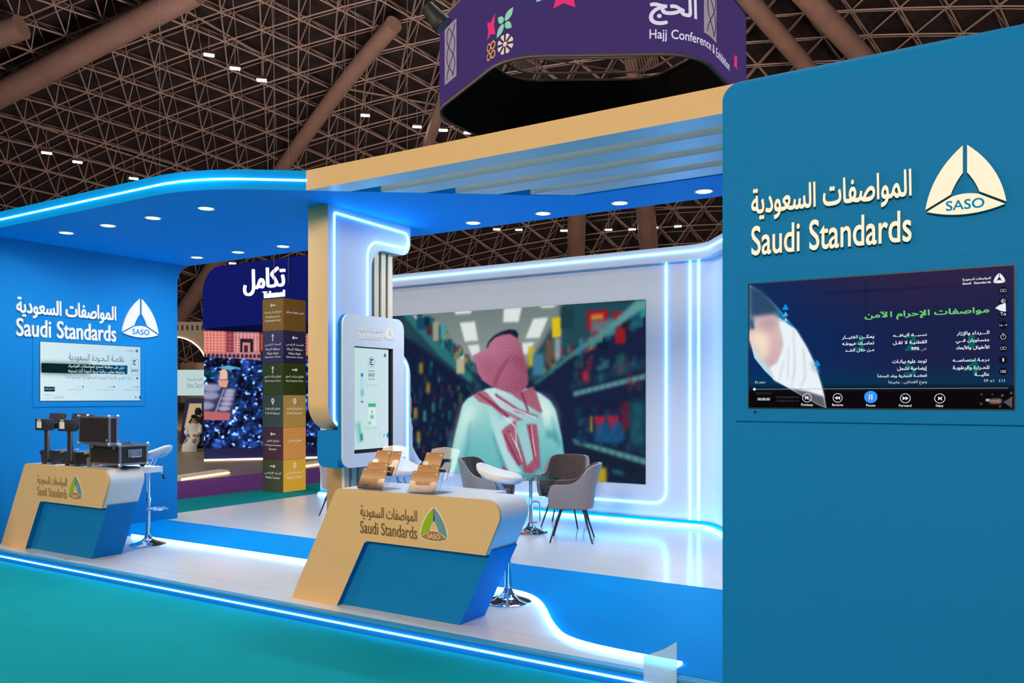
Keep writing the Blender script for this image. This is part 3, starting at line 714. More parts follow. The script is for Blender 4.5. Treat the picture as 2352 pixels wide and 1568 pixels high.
for i_, pts in enumerate([[(-1.1157, 2.2575), (-1.1103, 2.2573), (-1.1023, 2.0228), (-1.1224, 1.9265), (-1.1264, 1.9265), (-1.109, 2.0367)], [(-1.1696, 2.0794), (-1.1642, 2.0793), (-1.19, 1.9686), (-1.1954, 1.9722)], [(-1.0624, 2.1455), (-1.0558, 2.1453), (-1.0459, 1.9807), (-1.0757, 1.9124), (-1.079, 1.9124), (-1.0525, 1.9877)], [(-1.1425, 2.1618), (-1.1385, 2.1617), (-1.1425, 1.9681), (-1.1479, 1.9682)]]): pc.poly(pts, (170, 190, 205), 2, 0.8)
pc.poly([(-1.0196, 2.0691), (-0.9902, 2.0684), (-0.9772, 2.0002), (-1.0098, 2.0212)], (150, 180, 205), 4, 0.7)
pc.poly([(-1.1291, 1.9161), (-1.036, 1.8986), (-0.9513, 1.8712), (-0.9346, 1.807), (-0.9837, 1.827), (-1.0757, 1.8815)], (92, 92, 100), 2)
pc.poly([(-1.2036, 2.3728), (-1.19, 2.3686), (-1.1023, 2.2604), (-1.1224, 2.2716), (-1.1981, 2.3307)], (20, 120, 170), 1)
for pts, c in [([(-1.1574, 2.4035), (-1.1392, 2.3692), (-1.1784, 2.37)], (0, 150, 230)), ([(-1.1574, 2.3598), (-1.1425, 2.3334), (-1.1743, 2.3309)], (90, 175, 225)), ([(-1.1574, 2.3238), (-1.1439, 2.3003), (-1.1696, 2.3015)], (130, 195, 230)), ([(-0.9837, 2.0764), (-0.9655, 2.0448), (-1.0019, 2.0442)], (0, 150, 235)), ([(-0.9837, 2.0329), (-0.9694, 2.0069), (-0.9837, 2.0126)], (30, 130, 210))]: pc.poly(pts, c)
for pts in [[(-0.0508, 1.9002), (-0.0446, 1.8844), (-0.0581, 1.8832)], [(-0.0947, 1.8845), (-0.0779, 1.8772), (-0.0936, 1.8686)], [(-0.0842, 1.8436), (-0.0456, 1.8723), (-0.0467, 1.8134)], [(-0.1887, 1.8835), (-0.1774, 1.8884), (-0.1774, 1.876)], [(-0.1871, 1.8427), (-0.1742, 1.8341), (-0.186, 1.8266)], [(-0.1062, 1.8246), (-0.0936, 1.8271), (-0.0989, 1.8124)], [(-0.139, 1.8834), (-0.1295, 1.887), (-0.1305, 1.8772)]]: pc.poly(pts, (92, 92, 98), 0, 0.9)
pc.poly([(-0.1422, 1.8576), (-0.0936, 1.8589), (-0.0936, 1.8381), (-0.1454, 1.8367)], (176, 142, 122), 2); pc.poly([(-0.1358, 1.8527), (-0.101, 1.8528), (-0.101, 1.8418), (-0.1358, 1.8416)], (120, 92, 80), 2)
pc.build('picture', FT, tv, screen_mat('right_screen_picture'), 0.0045)
ES = lambda c: emis('screen_colour', c)
W_ = emis('screen_white', (236, 240, 246)); G_ = emis('screen_green', (112, 205, 108)); GR = emis('screen_grey', (150, 158, 170)); DG = emis('screen_dark_green', (8, 96, 92)); BL_ = emis('screen_blue', (58, 148, 250)); DK = emis('screen_near_black', (14, 14, 24))
for n_, r_ in (('1', (-0.2401, 2.1199, -0.2102, 2.1871)), ('2', (-0.5365, 2.1162, -0.4783, 2.2041)), ('3', (-0.7929, 2.1238, -0.7373, 2.208)), ('4', (-0.2575, 1.9783, -0.1887, 2.0614)), ('5', (-0.5365, 1.984, -0.4801, 2.0569))): lines(tv, FT, [(n_, r_)], DG, 'numeral', 0.0055, 0.03)
lines(tv, FT, [('مواصفات الإحرام الآمن', (-0.7355, 2.2832, -0.1459, 2.3308))], G_, 'heading', 0.007, 0.028)
lines(tv, FT, [('الـــرداء والإزار', (-0.2921, 2.1828, -0.1459, 2.2079)), ('متساويان فــي', (-0.2965, 2.1442, -0.1459, 2.1698)), ('الأطوال والأبعاد', (-0.2965, 2.1104, -0.1459, 2.1354)),
    ('نسبــة أليافــه', (-0.5942, 2.188, -0.4307, 2.2099)), ('القطنيـة لا تقـل', (-0.5942, 2.1465, -0.4307, 2.1704)), ('عن 99%', (-0.5055, 2.1127, -0.4307, 2.1347)),
    ('يمكــن اختبــار', (-0.8524, 2.1845, -0.6872, 2.2093)), ('تماسـك خيوطـه', (-0.8512, 2.1496, -0.6872, 2.1732)), ('مـن خلال الشـد', (-0.8354, 2.1137, -0.6872, 2.1358)),
    ('درجـة امتصاصــه', (-0.3104, 2.0468, -0.1459, 2.069)), ('للحـرارة والرطوبـة', (-0.3104, 2.0066, -0.1459, 2.0309)), ('عاليـــة', (-0.2113, 1.9721, -0.1459, 1.9952)),
    ('توجد عليه بيانـات', (-0.5972, 2.0452, -0.4307, 2.0698)), ('إيضاحية تشمل:', (-0.5759, 2.0059, -0.4307, 2.0329)), ('العلامـة التجارية وبلد المنشأ', (-0.6715, 1.9714, -0.4307, 1.9934))], W_, 'text_line', 0.007, 0.022)
lines(tv, FT, [('ونوع القماش... وغيرها', (-0.6162, 1.935, -0.4307, 1.9577)), ('01.mov', (-1.3318, 1.9476, -1.2704, 1.9625)), ('FF x1', (-0.1688, 1.9451, -0.1258, 1.9588)), ('1/1', (-0.1025, 1.9444, -0.0789, 1.9588))], emis('screen_pale', (196, 206, 214)), 'small_text', 0.007, 0.008)
lines(tv, FT, [('@SASOGOV', (-1.3248, 1.8826, -1.2324, 1.895)), ('www.saso.gov.sa', (-1.2104, 1.8587, -1.081, 1.8726)), ('info@saso.gov.sa', (-1.2104, 1.8406, -1.081, 1.8547))], emis('screen_dim', (62, 62, 72)), 'dim_text', 0.006)
lines(tv, FT, [('00:00:00', (-1.3163, 1.8487, -1.2455, 1.8642)), ('00', (-0.1619, 1.8465, -0.1443, 1.86)), ('Previous', (-1.0704, 1.8177, -1.0072, 1.8331)), ('Reverse', (-0.9038, 1.8187, -0.8461, 1.8324)), ('Pause', (-0.7275, 1.8171, -0.6812, 1.8305)), ('Forward', (-0.5646, 1.8168, -0.5044, 1.83)), ('Next', (-0.3875, 1.8167, -0.3538, 1.8308))], W_, 'control_text', 0.007, 0.01)
CTR = dict(prev=[(-1.0386, 1.8644)][0], rev=[(-0.8746, 1.8638)][0], pause=[(-0.7043, 1.8692)][0], fwd=[(-0.5335, 1.8621)][0], nxt=[(-0.3701, 1.8616)][0])
mb = MB(); mg = MB()
def ringp(mb, c, r0, r1, d): mb.prism(circ(*c, r1, 28), FT, d, d, back=False, holes=[circ(*c, r0, 28)])
for k in ('prev', 'rev', 'fwd', 'nxt'): ringp(mb, CTR[k], 0.0225, 0.0255, 0.007)
def tri(c, s, dx=0): x, y = c; return [(x+dx+0.009*s, y), (x+dx-0.006*s, y+0.010), (x+dx-0.006*s, y-0.010)]
for k, s in (('rev', -1), ('fwd', 1)):
    for dx in (-0.007, 0.007): mb.prism(tri(CTR[k], s, dx), FT, 0.007, 0.007, back=False)
for k, s in (('prev', -1), ('nxt', 1)):
    x, y = CTR[k]; mb.prism(tri(CTR[k], s, -0.001*s), FT, 0.007, 0.007, back=False); mb.prism(rect(x+0.008*s-0.002, y-0.010, x+0.008*s+0.002, y+0.010), FT, 0.007, 0.007, back=False)
for dx in (-0.0085, 0.0035): mb.prism(rect(CTR['pause'][0]+dx, CTR['pause'][1]-0.0145, CTR['pause'][0]+dx+0.005, CTR['pause'][1]+0.0145), FT, 0.0078, 0.0078, back=False)
x, y = [(-1.3346, 1.9144)][0]; mb.prism(circ(x, y, 0.008, 16), FT, 0.0072, 0.0072, back=False)
mb.build('control_icons', W_, tv, smooth=0)
mb = MB(); mb.prism(circ(*CTR['pause'], 0.0335, 32), FT, 0.0065, 0.0065, back=False); mb.build('pause_button', BL_, tv, smooth=0)
x1, y1 = [(-0.0643, 1.91)][0]; mb = MB(); mb.prism(rect(x, y-0.0012, x1, y+0.0012), FT, 0.006, 0.006, back=False); mb.build('progress_line', GR, tv, smooth=0)
mb = MB()
for k, (px, py) in enumerate([[(-0.0852, 2.406)][0], [(-0.0852, 2.3517)][0], [(-0.0852, 2.2883)][0], [(-0.0852, 2.2309)][0], [(-0.0852, 2.1736)][0], [(-0.0852, 2.115)][0], [(-0.0852, 2.0565)][0], [(-0.0852, 1.9979)][0]]):
    md = MB(); md.prism(circ(px, py, 0.019, 24), FT, 0.0055, 0.0055, back=False); md.build('menu_button', DK, tv, smooth=0)
    if k in (0, 5): ringp(mb, (px-0.006, py), 0.006, 0.008, 0.007); ringp(mb, (px+0.006, py), 0.006, 0.008, 0.007)
    elif k == 1: ringp(mb, (px, py+0.002), 0.008, 0.0105, 0.007); mb.prism(tri((px-0.001, py+0.002), 0.55), FT, 0.007, 0.007, back=False)
    elif k == 2: text(mb, 'To', FT, px-0.014, py-0.009, px+0.013, py+0.009, 0.007, 0.007, 0.03)
    elif k == 3: text(mb, '16 : 9', FT, px-0.016, py-0.005, px+0.016, py+0.005, 0.007, 0.007, 0.02)
    elif k == 4: ringp(mb, (px, py-0.001), 0.010, 0.0128, 0.007); mb.prism(rect(px-0.004, py+0.013, px+0.004, py+0.016), FT, 0.007, 0.007, back=False); mb.prism(rect(px-0.001, py-0.001, px+0.001, py+0.007), FT, 0.007, 0.007, back=False)
    elif k == 6: text(mb, 'i', FT, px-0.005, py-0.009, px+0.005, py+0.009, 0.007, 0.007, 0.06)
    else:
        for j in (-1, 0, 1): mb.prism(rect(px-0.006, py+0.005*j-0.0012, px+0.012, py+0.005*j+0.0012), FT, 0.007, 0.007, back=False); mb.prism(rect(px-0.012, py+0.005*j-0.0015, px-0.009, py+0.005*j+0.0015), FT, 0.007, 0.007, back=False)
mb.build('menu_icons', emis('screen_icon', (190, 196, 210)), tv, smooth=0)
mb = MB(); mb.prism([(-0.121, 2.3196), (-0.101, 2.3343), (-0.0748, 2.3431), (-0.0737, 2.2986), (-0.0957, 2.3035)], FT, 0.0076, 0.0076, back=False); mb.build('pointer_icon', W_, tv, smooth=0)
mb = MB(); text(mb, 'المواصفات السعودية', FT, *(-0.2663, 2.4651, -0.139, 2.4815), 0.007, 0.007, 0.02); text(mb, 'Saudi  Standards', FT, *(-0.2663, 2.4476, -0.139, 2.4594), 0.007, 0.007, 0.02)
em = [(-0.1025, 2.4958), (-0.1284, 2.4475), (-0.0748, 2.4436)]
for poly in emblem(FT, em[0][0], em[0][1], em[2][0]-em[1][0]): mb.prism(poly, FT, 0.007, 0.007, back=False)
mb.build('corner_mark', W_, tv, smooth=0)

# --- screen on the left wall
tv = thing('wall_screen', 'white information screen on the blue left wall behind the scales', 'screen', (XW, 6.25, 1.8))
MB().prism(rect(5.48, 1.745, 6.99, 2.64), faceX(XW), 0.0, 0.010).build('surround', M['paint'], tv, smooth=0)
FL = faceX(XW+0.010); R0 = (5.564, 1.820, 6.925, 2.555)
frame_box(tv, FL, R0, 0.004, M['black'], rim=0.006)
pc = Picture(*R0, 240, 130, (214, 236, 244)); uu = (pc.U-R0[0])/(R0[2]-R0[0]); pc.a = mixc((214, 238, 244), (188, 220, 240), uu)
pc.poly([(5.577, 2.289), (6.731, 2.294), (6.731, 2.175), (5.577, 2.17)], (6, 30, 32), 0, 1, (0, 78, 120), ((5.9, 2.2), (6.75, 2.2)))
pc.poly([(5.577, 2.289), (6.206, 2.291), (6.206, 2.173), (5.577, 2.17)], (10, 44, 46), 6, 0.8)
pc.poly([(5.613, 1.997), (5.746, 1.996), (5.746, 1.936), (5.613, 1.936)], (10, 50, 62)); pc.poly([(6.899, 1.862), (6.934, 1.898), (6.934, 1.822)], (0, 90, 160)); pc.poly([(6.847, 1.881), (6.874, 1.865), (6.847, 1.851)], (40, 150, 80))
for q in ([(6.857, 2.138), (6.898, 2.136), (6.877, 2.101)], [(6.12, 2.015), (6.12, 1.989), (6.094, 2.002)], [(6.544, 2.018), (6.544, 1.991), (6.516, 2.004)], [(6.898, 2.019), (6.898, 1.994), (6.871, 2.006)]): pc.poly(q, (0, 105, 170))
for q in ([(5.613, 1.895), (5.707, 1.895), (5.707, 1.89), (5.613, 1.89)], [(5.613, 1.858), (5.707, 1.858), (5.707, 1.853), (5.613, 1.853)], [(5.732, 1.875), (5.864, 1.873), (5.864, 1.868), (5.732, 1.87)], [(5.732, 1.858), (5.864, 1.857), (5.864, 1.852), (5.732, 1.852)], [(6.706, 2.508), (6.829, 2.509), (6.829, 2.503), (6.706, 2.503)], [(6.706, 2.489), (6.829, 2.491), (6.829, 2.485), (6.706, 2.484)]): pc.poly(q, (120, 150, 160), 0, 0.8)
pc.build('picture', FL, tv, screen_mat('left_screen_picture'), 0.0045)
TD = emis('screen_teal_text', (60, 104, 118)); TL = emis('screen_light_teal_text', (132, 158, 166)); TN = emis('screen_dark_text', (14, 60, 70))
lines(tv, FL, [('علامـة الـجـودة السعودية', (5.92, 2.314, 6.684, 2.428))], TD, 'heading', 0.006)
lines(tv, FL, [('دليل على مطابقة المنتج للمواصفات القياسية،', (5.913, 2.227, 6.687, 2.293)), ('وتحقيقه معايير مراقبة ضبط الجودة أثناء تصنيعه', (5.913, 2.171, 6.687, 2.242)), ('امسح الآن', (5.62, 1.955, 5.738, 1.981))], emis('screen_pale_text', (208, 226, 230)), 'band_text', 0.006, 0.012)
lines(tv, FL, [('ماذا تقدم علامة الجودة السعودية لمنتجاتنا؟', (5.866, 2.078, 6.805, 2.16))], TL, 'subheading', 0.006)
lines(tv, FL, [('ريادة', (6.028, 1.991, 6.083, 2.015)), ('التنافسية في السوق', (5.9, 1.95, 6.118, 1.976)), ('منافسة', (6.435, 1.992, 6.506, 2.017)), ('حماية الأسواق المحلية', (6.302, 1.953, 6.543, 1.977)), ('الثقة', (6.805, 1.993, 6.862, 2.018)), ('ثقة المستهلك', (6.684, 1.954, 6.895, 1.978))], TL, 'small_text', 0.006)
mb = MB(); text(mb, 'ج', FL, *(6.811, 2.305, 6.859, 2.375), 0.006, 0.006, 0.03); text(mb, 'SASO', FL, *(6.79, 2.209, 6.889, 2.25), 0.006, 0.006, 0.02)
a_, b_ = (6.784, 2.171, 6.898, 2.396)[:2], (6.784, 2.171, 6.898, 2.396)[2:]
ro = rpoly([(a_[0], a_[1]), (b_[0], a_[1]), (b_[0], b_[1]), (a_[0], b_[1])], [0.008, 0.008, 0.045, 0.045]); mb.prism(ro, FL, 0.006, 0.006, back=False, holes=[offset(ro, -0.003)])
for poly in emblem(FL, [(6.871, 2.524)][0][0], [(6.871, 2.524)][0][1], 0.044, 0.01): mb.prism(poly, FL, 0.006, 0.006, back=False)
mb.build('quality_mark', TN, tv, smooth=0)

# --- big picture wall on the back wall
vw = thing('picture_wall', 'large picture on the white back wall of a robed shopper in a store aisle', 'display', (-6.9, YB, 0.65))
R0 = (-9.35, 0.648, -4.483, 3.232); FB = faceY(YB)
MB().prism(rect(*R0), FB, 0.0, 0.012).build('panel', M['black'], vw, smooth=0)
pc = Picture(*R0, 560, 297, (24, 34, 62))
Z = lambda s: s
pc.poly([(-10.089, 3.451), (-4.356, 3.37), (-4.356, 2.117), (-10.089, 2.182)], (22, 44, 66), 30, 0.8)
pc.poly([(-8.788, 3.24), (-8.388, 3.24), (-5.776, 3.242), (-5.821, 2.99), (-5.99, 2.864), (-6.239, 2.52), (-6.398, 2.305), (-6.462, 2.279), (-7.327, 2.265), (-7.677, 2.502), (-8.0, 2.92), (-8.295, 3.11)], (112, 126, 126), 6, 1, (150, 160, 154), ((0, 3.2), (0, 2.2)))
for q in ([(-7.766, 3.235), (-7.431, 3.24), (-7.445, 3.195), (-7.741, 3.193)], [(-6.827, 3.234), (-6.5, 3.232), (-6.559, 3.015), (-6.84, 3.023)], [(-6.189, 3.236), (-5.882, 3.24), (-5.944, 3.206), (-6.145, 3.207)], [(-7.662, 3.056), (-7.368, 3.062), (-7.306, 2.755), (-7.564, 2.749)], [(-6.296, 3.051), (-6.033, 3.06), (-6.189, 2.758), (-6.436, 2.759)], [(-7.508, 2.687), (-7.292, 2.697), (-7.258, 2.52), (-7.424, 2.518)], [(-6.494, 2.692), (-6.271, 2.698), (-6.398, 2.519), (-6.488, 2.51)], [(-7.734, 2.538), (-7.571, 2.542), (-7.571, 2.47), (-7.691, 2.468)], [(-8.665, 3.218), (-8.377, 3.209), (-8.426, 3.093), (-8.52, 3.103)]): pc.poly(q, (216, 226, 224), 1)
# left shelf
pc.poly([(-9.023, 3.206), (-8.634, 3.217), (-8.11, 2.807), (-7.677, 2.444), (-7.241, 2.051), (-7.241, 1.866), (-7.748, 2.098), (-9.023, 3.024)], (34, 66, 78), 2)
pc.poly([(-9.023, 2.963), (-8.558, 2.764), (-7.396, 2.037), (-7.327, 1.866), (-7.19, 0.686), (-9.023, 0.598)], (20, 30, 56), 4)
pc.poly([(-8.827, 3.242), (-8.673, 3.234), (-8.0, 2.715), (-7.396, 2.18), (-7.466, 2.095), (-8.11, 2.572)], (44, 118, 124), 2, 0.85)
pr_ = random.Random(4)
zl = (lambda x, y: (10.735000*(0.00018644*x+-0.66119557)/(0.00011593*x+0.76642043), 1.8700+10.735000*(-0.00021955*y+0.17531780)/(0.00011593*x+0.76642043)))
def blk(x, y, w_, h_, c, soft=0, al=1.0, sk=0): pc.poly([zl(x, y), zl(x+w_, y+sk), zl(x+w_, y+h_+sk), zl(x, y+h_)], c, soft, al)
PAL = [(30, 96, 108), (24, 70, 92), (52, 128, 130), (20, 40, 66), (70, 60, 90), (90, 40, 50), (28, 110, 120), (150, 130, 60), (36, 84, 84), (16, 26, 50)]
for k in range(60):   # goods above the left shelf
    t_ = pr_.random(); x = 180+340*t_; y = 345+330*t_+pr_.uniform(-40, 40)*(1-0.4*t_)-30; s_ = 46*(1-0.65*t_)
    blk(x, y, s_*pr_.uniform(.4, 1), s_*pr_.uniform(.8, 1.7), pr_.choice(PAL), 1, 0.95)
blk(275, 380, 34, 110, (150, 150, 130), 1); blk(320, 400, 30, 80, (70, 150, 150), 1); blk(405, 590, 46, 80, (180, 170, 140), 1)
for k in range(230):   # goods hanging lower left
    x = pr_.uniform(60, 560); y = pr_.uniform(480+(x-60)*0.55 if x < 500 else 720, 1205); s_ = pr_.uniform(8, 26)
    blk(x, y, s_*0.7, s_*pr_.uniform(1, 2.6), pr_.choice([q for q in PAL if q[0] < 100]+[(28, 60, 110), (20, 90, 100), (90, 84, 44)]), 1, pr_.uniform(.3, .75))
for x, y in ((200, 610), (240, 720), (170, 860), (185, 990)): blk(x, y, 20, 60, (170, 140, 50), 2, 0.8)
# right shelves
pc.poly([(-5.776, 3.239), (-4.463, 3.221), (-4.463, 3.126), (-5.596, 2.502), (-6.239, 2.084), (-6.398, 2.14), (-6.239, 2.52), (-5.821, 2.99)], (34, 72, 84), 3)
pc.poly([(-6.271, 2.043), (-5.596, 2.502), (-4.463, 3.151), (-4.463, 0.632), (-6.398, 0.632)], (24, 34, 62), 3)
for k in range(70):
    t_ = pr_.random(); x = 1400-560*t_; y = 300+360*t_+pr_.uniform(-70, 60)*(1-0.55*t_); s_ = 80*(1-0.72*t_)
    blk(x, y, s_*pr_.uniform(.4, .9), s_*pr_.uniform(.6, 1.5), pr_.choice(PAL+[(48, 140, 140), (150, 30, 40)]), 1, 0.9, -8)
blk(1128, 326, 118, 105, (150, 24, 40), 1, 1, -14); blk(1150, 345, 70, 30, (200, 160, 60), 2, .8, -8); blk(935, 362, 52, 110, (214, 188, 30), 1, 1, -6); blk(985, 300, 70, 120, (26, 60, 70), 2); blk(1150, 380, 120, 60, (90, 130, 140), 3, .8, -10); blk(805, 520, 30, 110, (190, 170, 40), 2); blk(830, 560, 60, 120, (60, 120, 150), 2); blk(900, 480, 40, 150, (120, 80, 60), 2, .8); blk(950, 470, 34, 120, (190, 190, 180), 3, .7)
pc.poly([(-4.639, 3.207), (-4.474, 3.222), (-4.474, 3.126), (-5.072, 2.773), (-5.626, 2.463), (-6.176, 2.097), (-6.277, 2.043), (-6.287, 2.079), (-5.656, 2.517), (-5.072, 2.876)], (92, 150, 152), 2, 1, (40, 96, 110), ((-4.6, 3), (-6.6, 2.2)))
pc.poly([(-5.626, 1.946), (-4.476, 2.199), (-4.476, 2.118), (-5.611, 1.871)], (70, 122, 134), 1); pc.poly([(-5.686, 2.052), (-4.476, 2.421), (-4.476, 2.27), (-5.656, 1.972)], (26, 56, 78), 3, 0.9)
pc.poly([(-5.641, 1.261), (-4.474, 1.009), (-4.474, 0.909), (-5.596, 1.172)], (62, 118, 124), 1); pc.poly([(-5.596, 1.172), (-4.474, 0.904), (-4.474, 0.631), (-5.656, 0.697)], (24, 34, 54), 4)
for k in range(11): blk(1062+k*36, 772-k*8.8, 18, 20, (120, 150, 140), 1, .6, -4)
for k in range(9): blk(1075+k*44, 1040+k*13, 30, 22, (110, 160, 156), 1, .55, 8)
for k in range(40): blk(pr_.uniform(1050, 1430), pr_.uniform(560, 720), pr_.uniform(10, 40), pr_.uniform(20, 70), pr_.choice(PAL+[(120, 40, 60)]), 2, .6, -6)
for k in range(60): blk(pr_.uniform(1040, 1430), pr_.uniform(820, 1060), pr_.uniform(12, 50), pr_.uniform(20, 80), pr_.choice([(30, 90, 110), (24, 40, 80), (20, 60, 90), (44, 30, 60), (20, 30, 60)]), 2, .6)
for x in (1165, 1240): pc.poly([zl(x, 905), zl(x+70, 905), zl(x+44, 1010), zl(x+24, 1010)], (150, 36, 62), 1); pc.poly([zl(x+24, 950), zl(x+90, 930), zl(x+90, 1050), zl(x, 1050)], (24, 84, 130), 2, .8)
blk(1148, 905, 10, 90, (190, 150, 50), 1); blk(1320, 830, 48, 150, (110, 26, 44), 2, .7); blk(1370, 820, 80, 250, (28, 100, 106), 5, .6); blk(1175, 1175, 62, 90, (190, 160, 40), 2, .9, 20); blk(1270, 1200, 60, 20, (30, 110, 120), 2, .9, 14); blk(1105, 660, 30, 50, (170, 40, 60), 2)
pc.a = Picture.blur(pc.a, 1, 2)
# the shopper, seen from behind
body = [(-7.87, 0.613), (-7.827, 0.993), (-7.748, 1.286), (-7.659, 1.577), (-7.606, 1.75), (-7.501, 1.851), (-7.327, 1.923), (-7.122, 2.002), (-6.887, 2.02), (-6.398, 1.998), (-6.176, 1.926), (-6.005, 1.812), (-5.913, 1.678), (-5.852, 1.464), (-5.806, 1.278), (-5.77, 1.038), (-5.752, 0.559)]
pc.poly(body, (196, 232, 226), 1, 1, (86, 172, 178), ((0, 2.15), (0, 0.75)))
pc.poly([(-7.606, 1.722), (-7.396, 1.78), (-7.327, 1.581), (-7.501, 1.406), (-7.641, 1.057), (-7.748, 0.662), (-7.862, 0.613), (-7.748, 1.286)], (222, 244, 236), 9, 0.7)
pc.poly([(-6.271, 1.866), (-6.083, 1.839), (-5.928, 1.651), (-5.898, 1.49), (-6.083, 1.433), (-6.208, 1.648)], (226, 244, 238), 9, 0.8)
pc.poly([(-7.054, 1.415), (-6.92, 1.361), (-6.787, 0.639), (-7.19, 0.562), (-7.466, 0.633), (-7.327, 1.011)], (112, 190, 190), 12, 0.6)
for q in ([(-7.473, 1.464), (-7.445, 1.465), (-7.501, 1.004), (-7.606, 0.655), (-7.634, 0.653), (-7.529, 1.032)], [(-5.99, 1.596), (-5.971, 1.597), (-5.898, 1.329), (-5.821, 1.117), (-5.849, 1.11), (-5.944, 1.328)], [(-6.067, 1.379), (-5.898, 1.329), (-5.837, 1.17), (-6.083, 1.271)], [(-6.987, 1.585), (-6.92, 1.305), (-6.754, 0.752), (-6.82, 0.693), (-7.02, 1.218)]): pc.poly(q, (60, 140, 150), 3, 0.6)
pc.poly([(-7.149, 2.636), (-7.115, 2.728), (-7.014, 2.817), (-6.887, 2.874), (-6.721, 2.911), (-6.607, 2.89), (-6.565, 2.833), (-6.575, 2.737), (-6.721, 2.784), (-6.92, 2.735), (-7.054, 2.599)], (22, 30, 50), 1)
head = [(-7.403, 2.524), (-7.241, 2.59), (-7.139, 2.616), (-7.088, 2.713), (-6.987, 2.794), (-6.853, 2.831), (-6.705, 2.839), (-6.591, 2.779), (-6.51, 2.665), (-6.455, 2.471), (-6.414, 2.305), (-6.379, 2.14), (-6.398, 2.044), (-6.494, 1.949), (-6.607, 1.888), (-6.754, 1.922), (-6.987, 2.001), (-7.088, 2.049), (-7.224, 2.127), (-7.31, 2.25), (-7.354, 2.38)]
m_ = pc.poly(head, (188, 122, 146), 1, 1, (146, 74, 102), ((-7.4, 2.7), (-6.4, 2.1)))
ch = (np.sin((pc.U+0.15*pc.V)*95)*np.sin((pc.V-0.2*pc.U)*110)); pc.a += (m_*(ch > 0.05)*0.09)[..., None]-(m_*(ch < -0.3)*0.09)[..., None]
pc.poly([(-7.396, 2.518), (-7.054, 2.458), (-6.92, 2.314), (-6.987, 2.147), (-7.19, 2.178), (-7.327, 2.35)], (150, 80, 110), 8, .45)
pc.poly([(-7.034, 2.049), (-6.92, 2.286), (-6.748, 2.473), (-6.721, 2.45), (-6.887, 2.244), (-6.98, 2.029)], (110, 40, 70), 3, .6); pc.poly([(-6.748, 2.473), (-6.526, 2.528), (-6.43, 2.415), (-6.398, 2.195), (-6.526, 2.307)], (130, 60, 90), 6, .5)
pc.poly([(-6.721, 1.866), (-6.302, 2.03), (-6.239, 1.921), (-6.139, 1.649), (-6.208, 1.594), (-6.462, 1.646), (-6.64, 1.755)], (158, 88, 110), 1)
pc.poly([(-7.396, 1.88), (-7.258, 1.965), (-7.139, 1.951), (-6.656, 1.644), (-6.462, 1.508), (-6.754, 1.504), (-7.054, 1.725), (-7.292, 1.795)], (166, 100, 120), 1)
pc.poly([(-7.19, 1.979), (-6.987, 2.006), (-6.721, 1.922), (-6.145, 1.608), (-6.114, 1.324), (-6.271, 1.429), (-6.591, 1.576), (-6.887, 1.698)], (206, 232, 232), 1, 1, (150, 196, 204), ((-7.3, 2), (-6.3, 1.5)))
pc.poly([(-6.987, 1.936), (-6.92, 1.894), (-6.526, 1.673), (-6.208, 1.58), (-6.208, 1.561), (-6.591, 1.631), (-6.987, 1.866)], (140, 54, 82), 1, .8)
pc.poly([(-7.105, 1.696), (-6.887, 1.502), (-6.721, 1.574), (-6.591, 1.52), (-6.82, 1.405), (-6.754, 1.058), (-6.494, 0.709), (-6.721, 0.684), (-6.92, 1.081), (-7.054, 1.415)], (176, 216, 220), 2)
pc.poly([(-6.87, 1.348), (-6.607, 1.52), (-6.591, 1.313), (-6.575, 1.037), (-6.51, 0.819), (-6.575, 0.816), (-6.754, 1.058)], (160, 88, 110), 1)
pc.poly([(-6.591, 1.368), (-6.398, 1.482), (-6.302, 1.101), (-6.271, 0.802), (-6.462, 0.738), (-6.51, 0.984)], (150, 200, 206), 2)
pc.poly([(-6.423, 1.454), (-6.239, 1.457), (-6.201, 1.213), (-6.17, 0.806), (-6.366, 0.702), (-6.43, 0.795), (-6.287, 0.938), (-6.35, 1.182)], (154, 80, 104), 1)
for q in ([(-6.607, 1.312), (-6.584, 1.313), (-6.398, 0.796), (-6.239, 0.708), (-6.462, 0.711)], [(-6.853, 0.803), (-6.754, 0.752), (-6.771, 0.654), (-6.87, 0.663)]): pc.poly(q, (150, 66, 92), 1, .9)
for q in ([(-6.827, 1.279), (-6.8, 1.291), (-6.656, 1.062), (-6.526, 0.832), (-6.559, 0.822), (-6.695, 1.038)], [(-6.754, 1.351), (-6.731, 1.365), (-6.575, 1.064), (-6.488, 0.842), (-6.51, 0.83), (-6.597, 1.042)], [(-6.379, 1.449), (-6.353, 1.45), (-6.315, 1.183), (-6.264, 0.939), (-6.29, 0.921), (-6.34, 1.176)], [(-7.327, 1.917), (-7.286, 1.934), (-6.92, 1.726), (-6.721, 1.574), (-6.754, 1.554), (-6.97, 1.692)], [(-6.526, 1.935), (-6.488, 1.943), (-6.398, 1.729), (-6.366, 1.647), (-6.404, 1.635), (-6.443, 1.729)]): pc.poly(q, (120, 40, 66), 0, .75)
for q in ([(-6.721, 1.31), (-6.708, 1.316), (-6.552, 1.06), (-6.481, 0.875), (-6.494, 0.869), (-6.571, 1.048)], [(-6.34, 1.45), (-6.328, 1.45), (-6.29, 1.183), (-6.246, 0.967), (-6.258, 0.955), (-6.309, 1.177)], [(-6.853, 1.572), (-6.84, 1.586), (-6.607, 1.423), (-6.584, 1.092), (-6.604, 1.08), (-6.623, 1.406)], [(-7.054, 1.894), (-7.034, 1.905), (-6.656, 1.7), (-6.239, 1.561), (-6.246, 1.544), (-6.669, 1.677)]): pc.poly(q, (228, 236, 236), 0, .8)
m2 = ((pc.a[..., 0] > pc.a[..., 1]*1.5)*(pc.V < 1.95)*(pc.V > 0.7)).astype(float)*pc.mask(body)
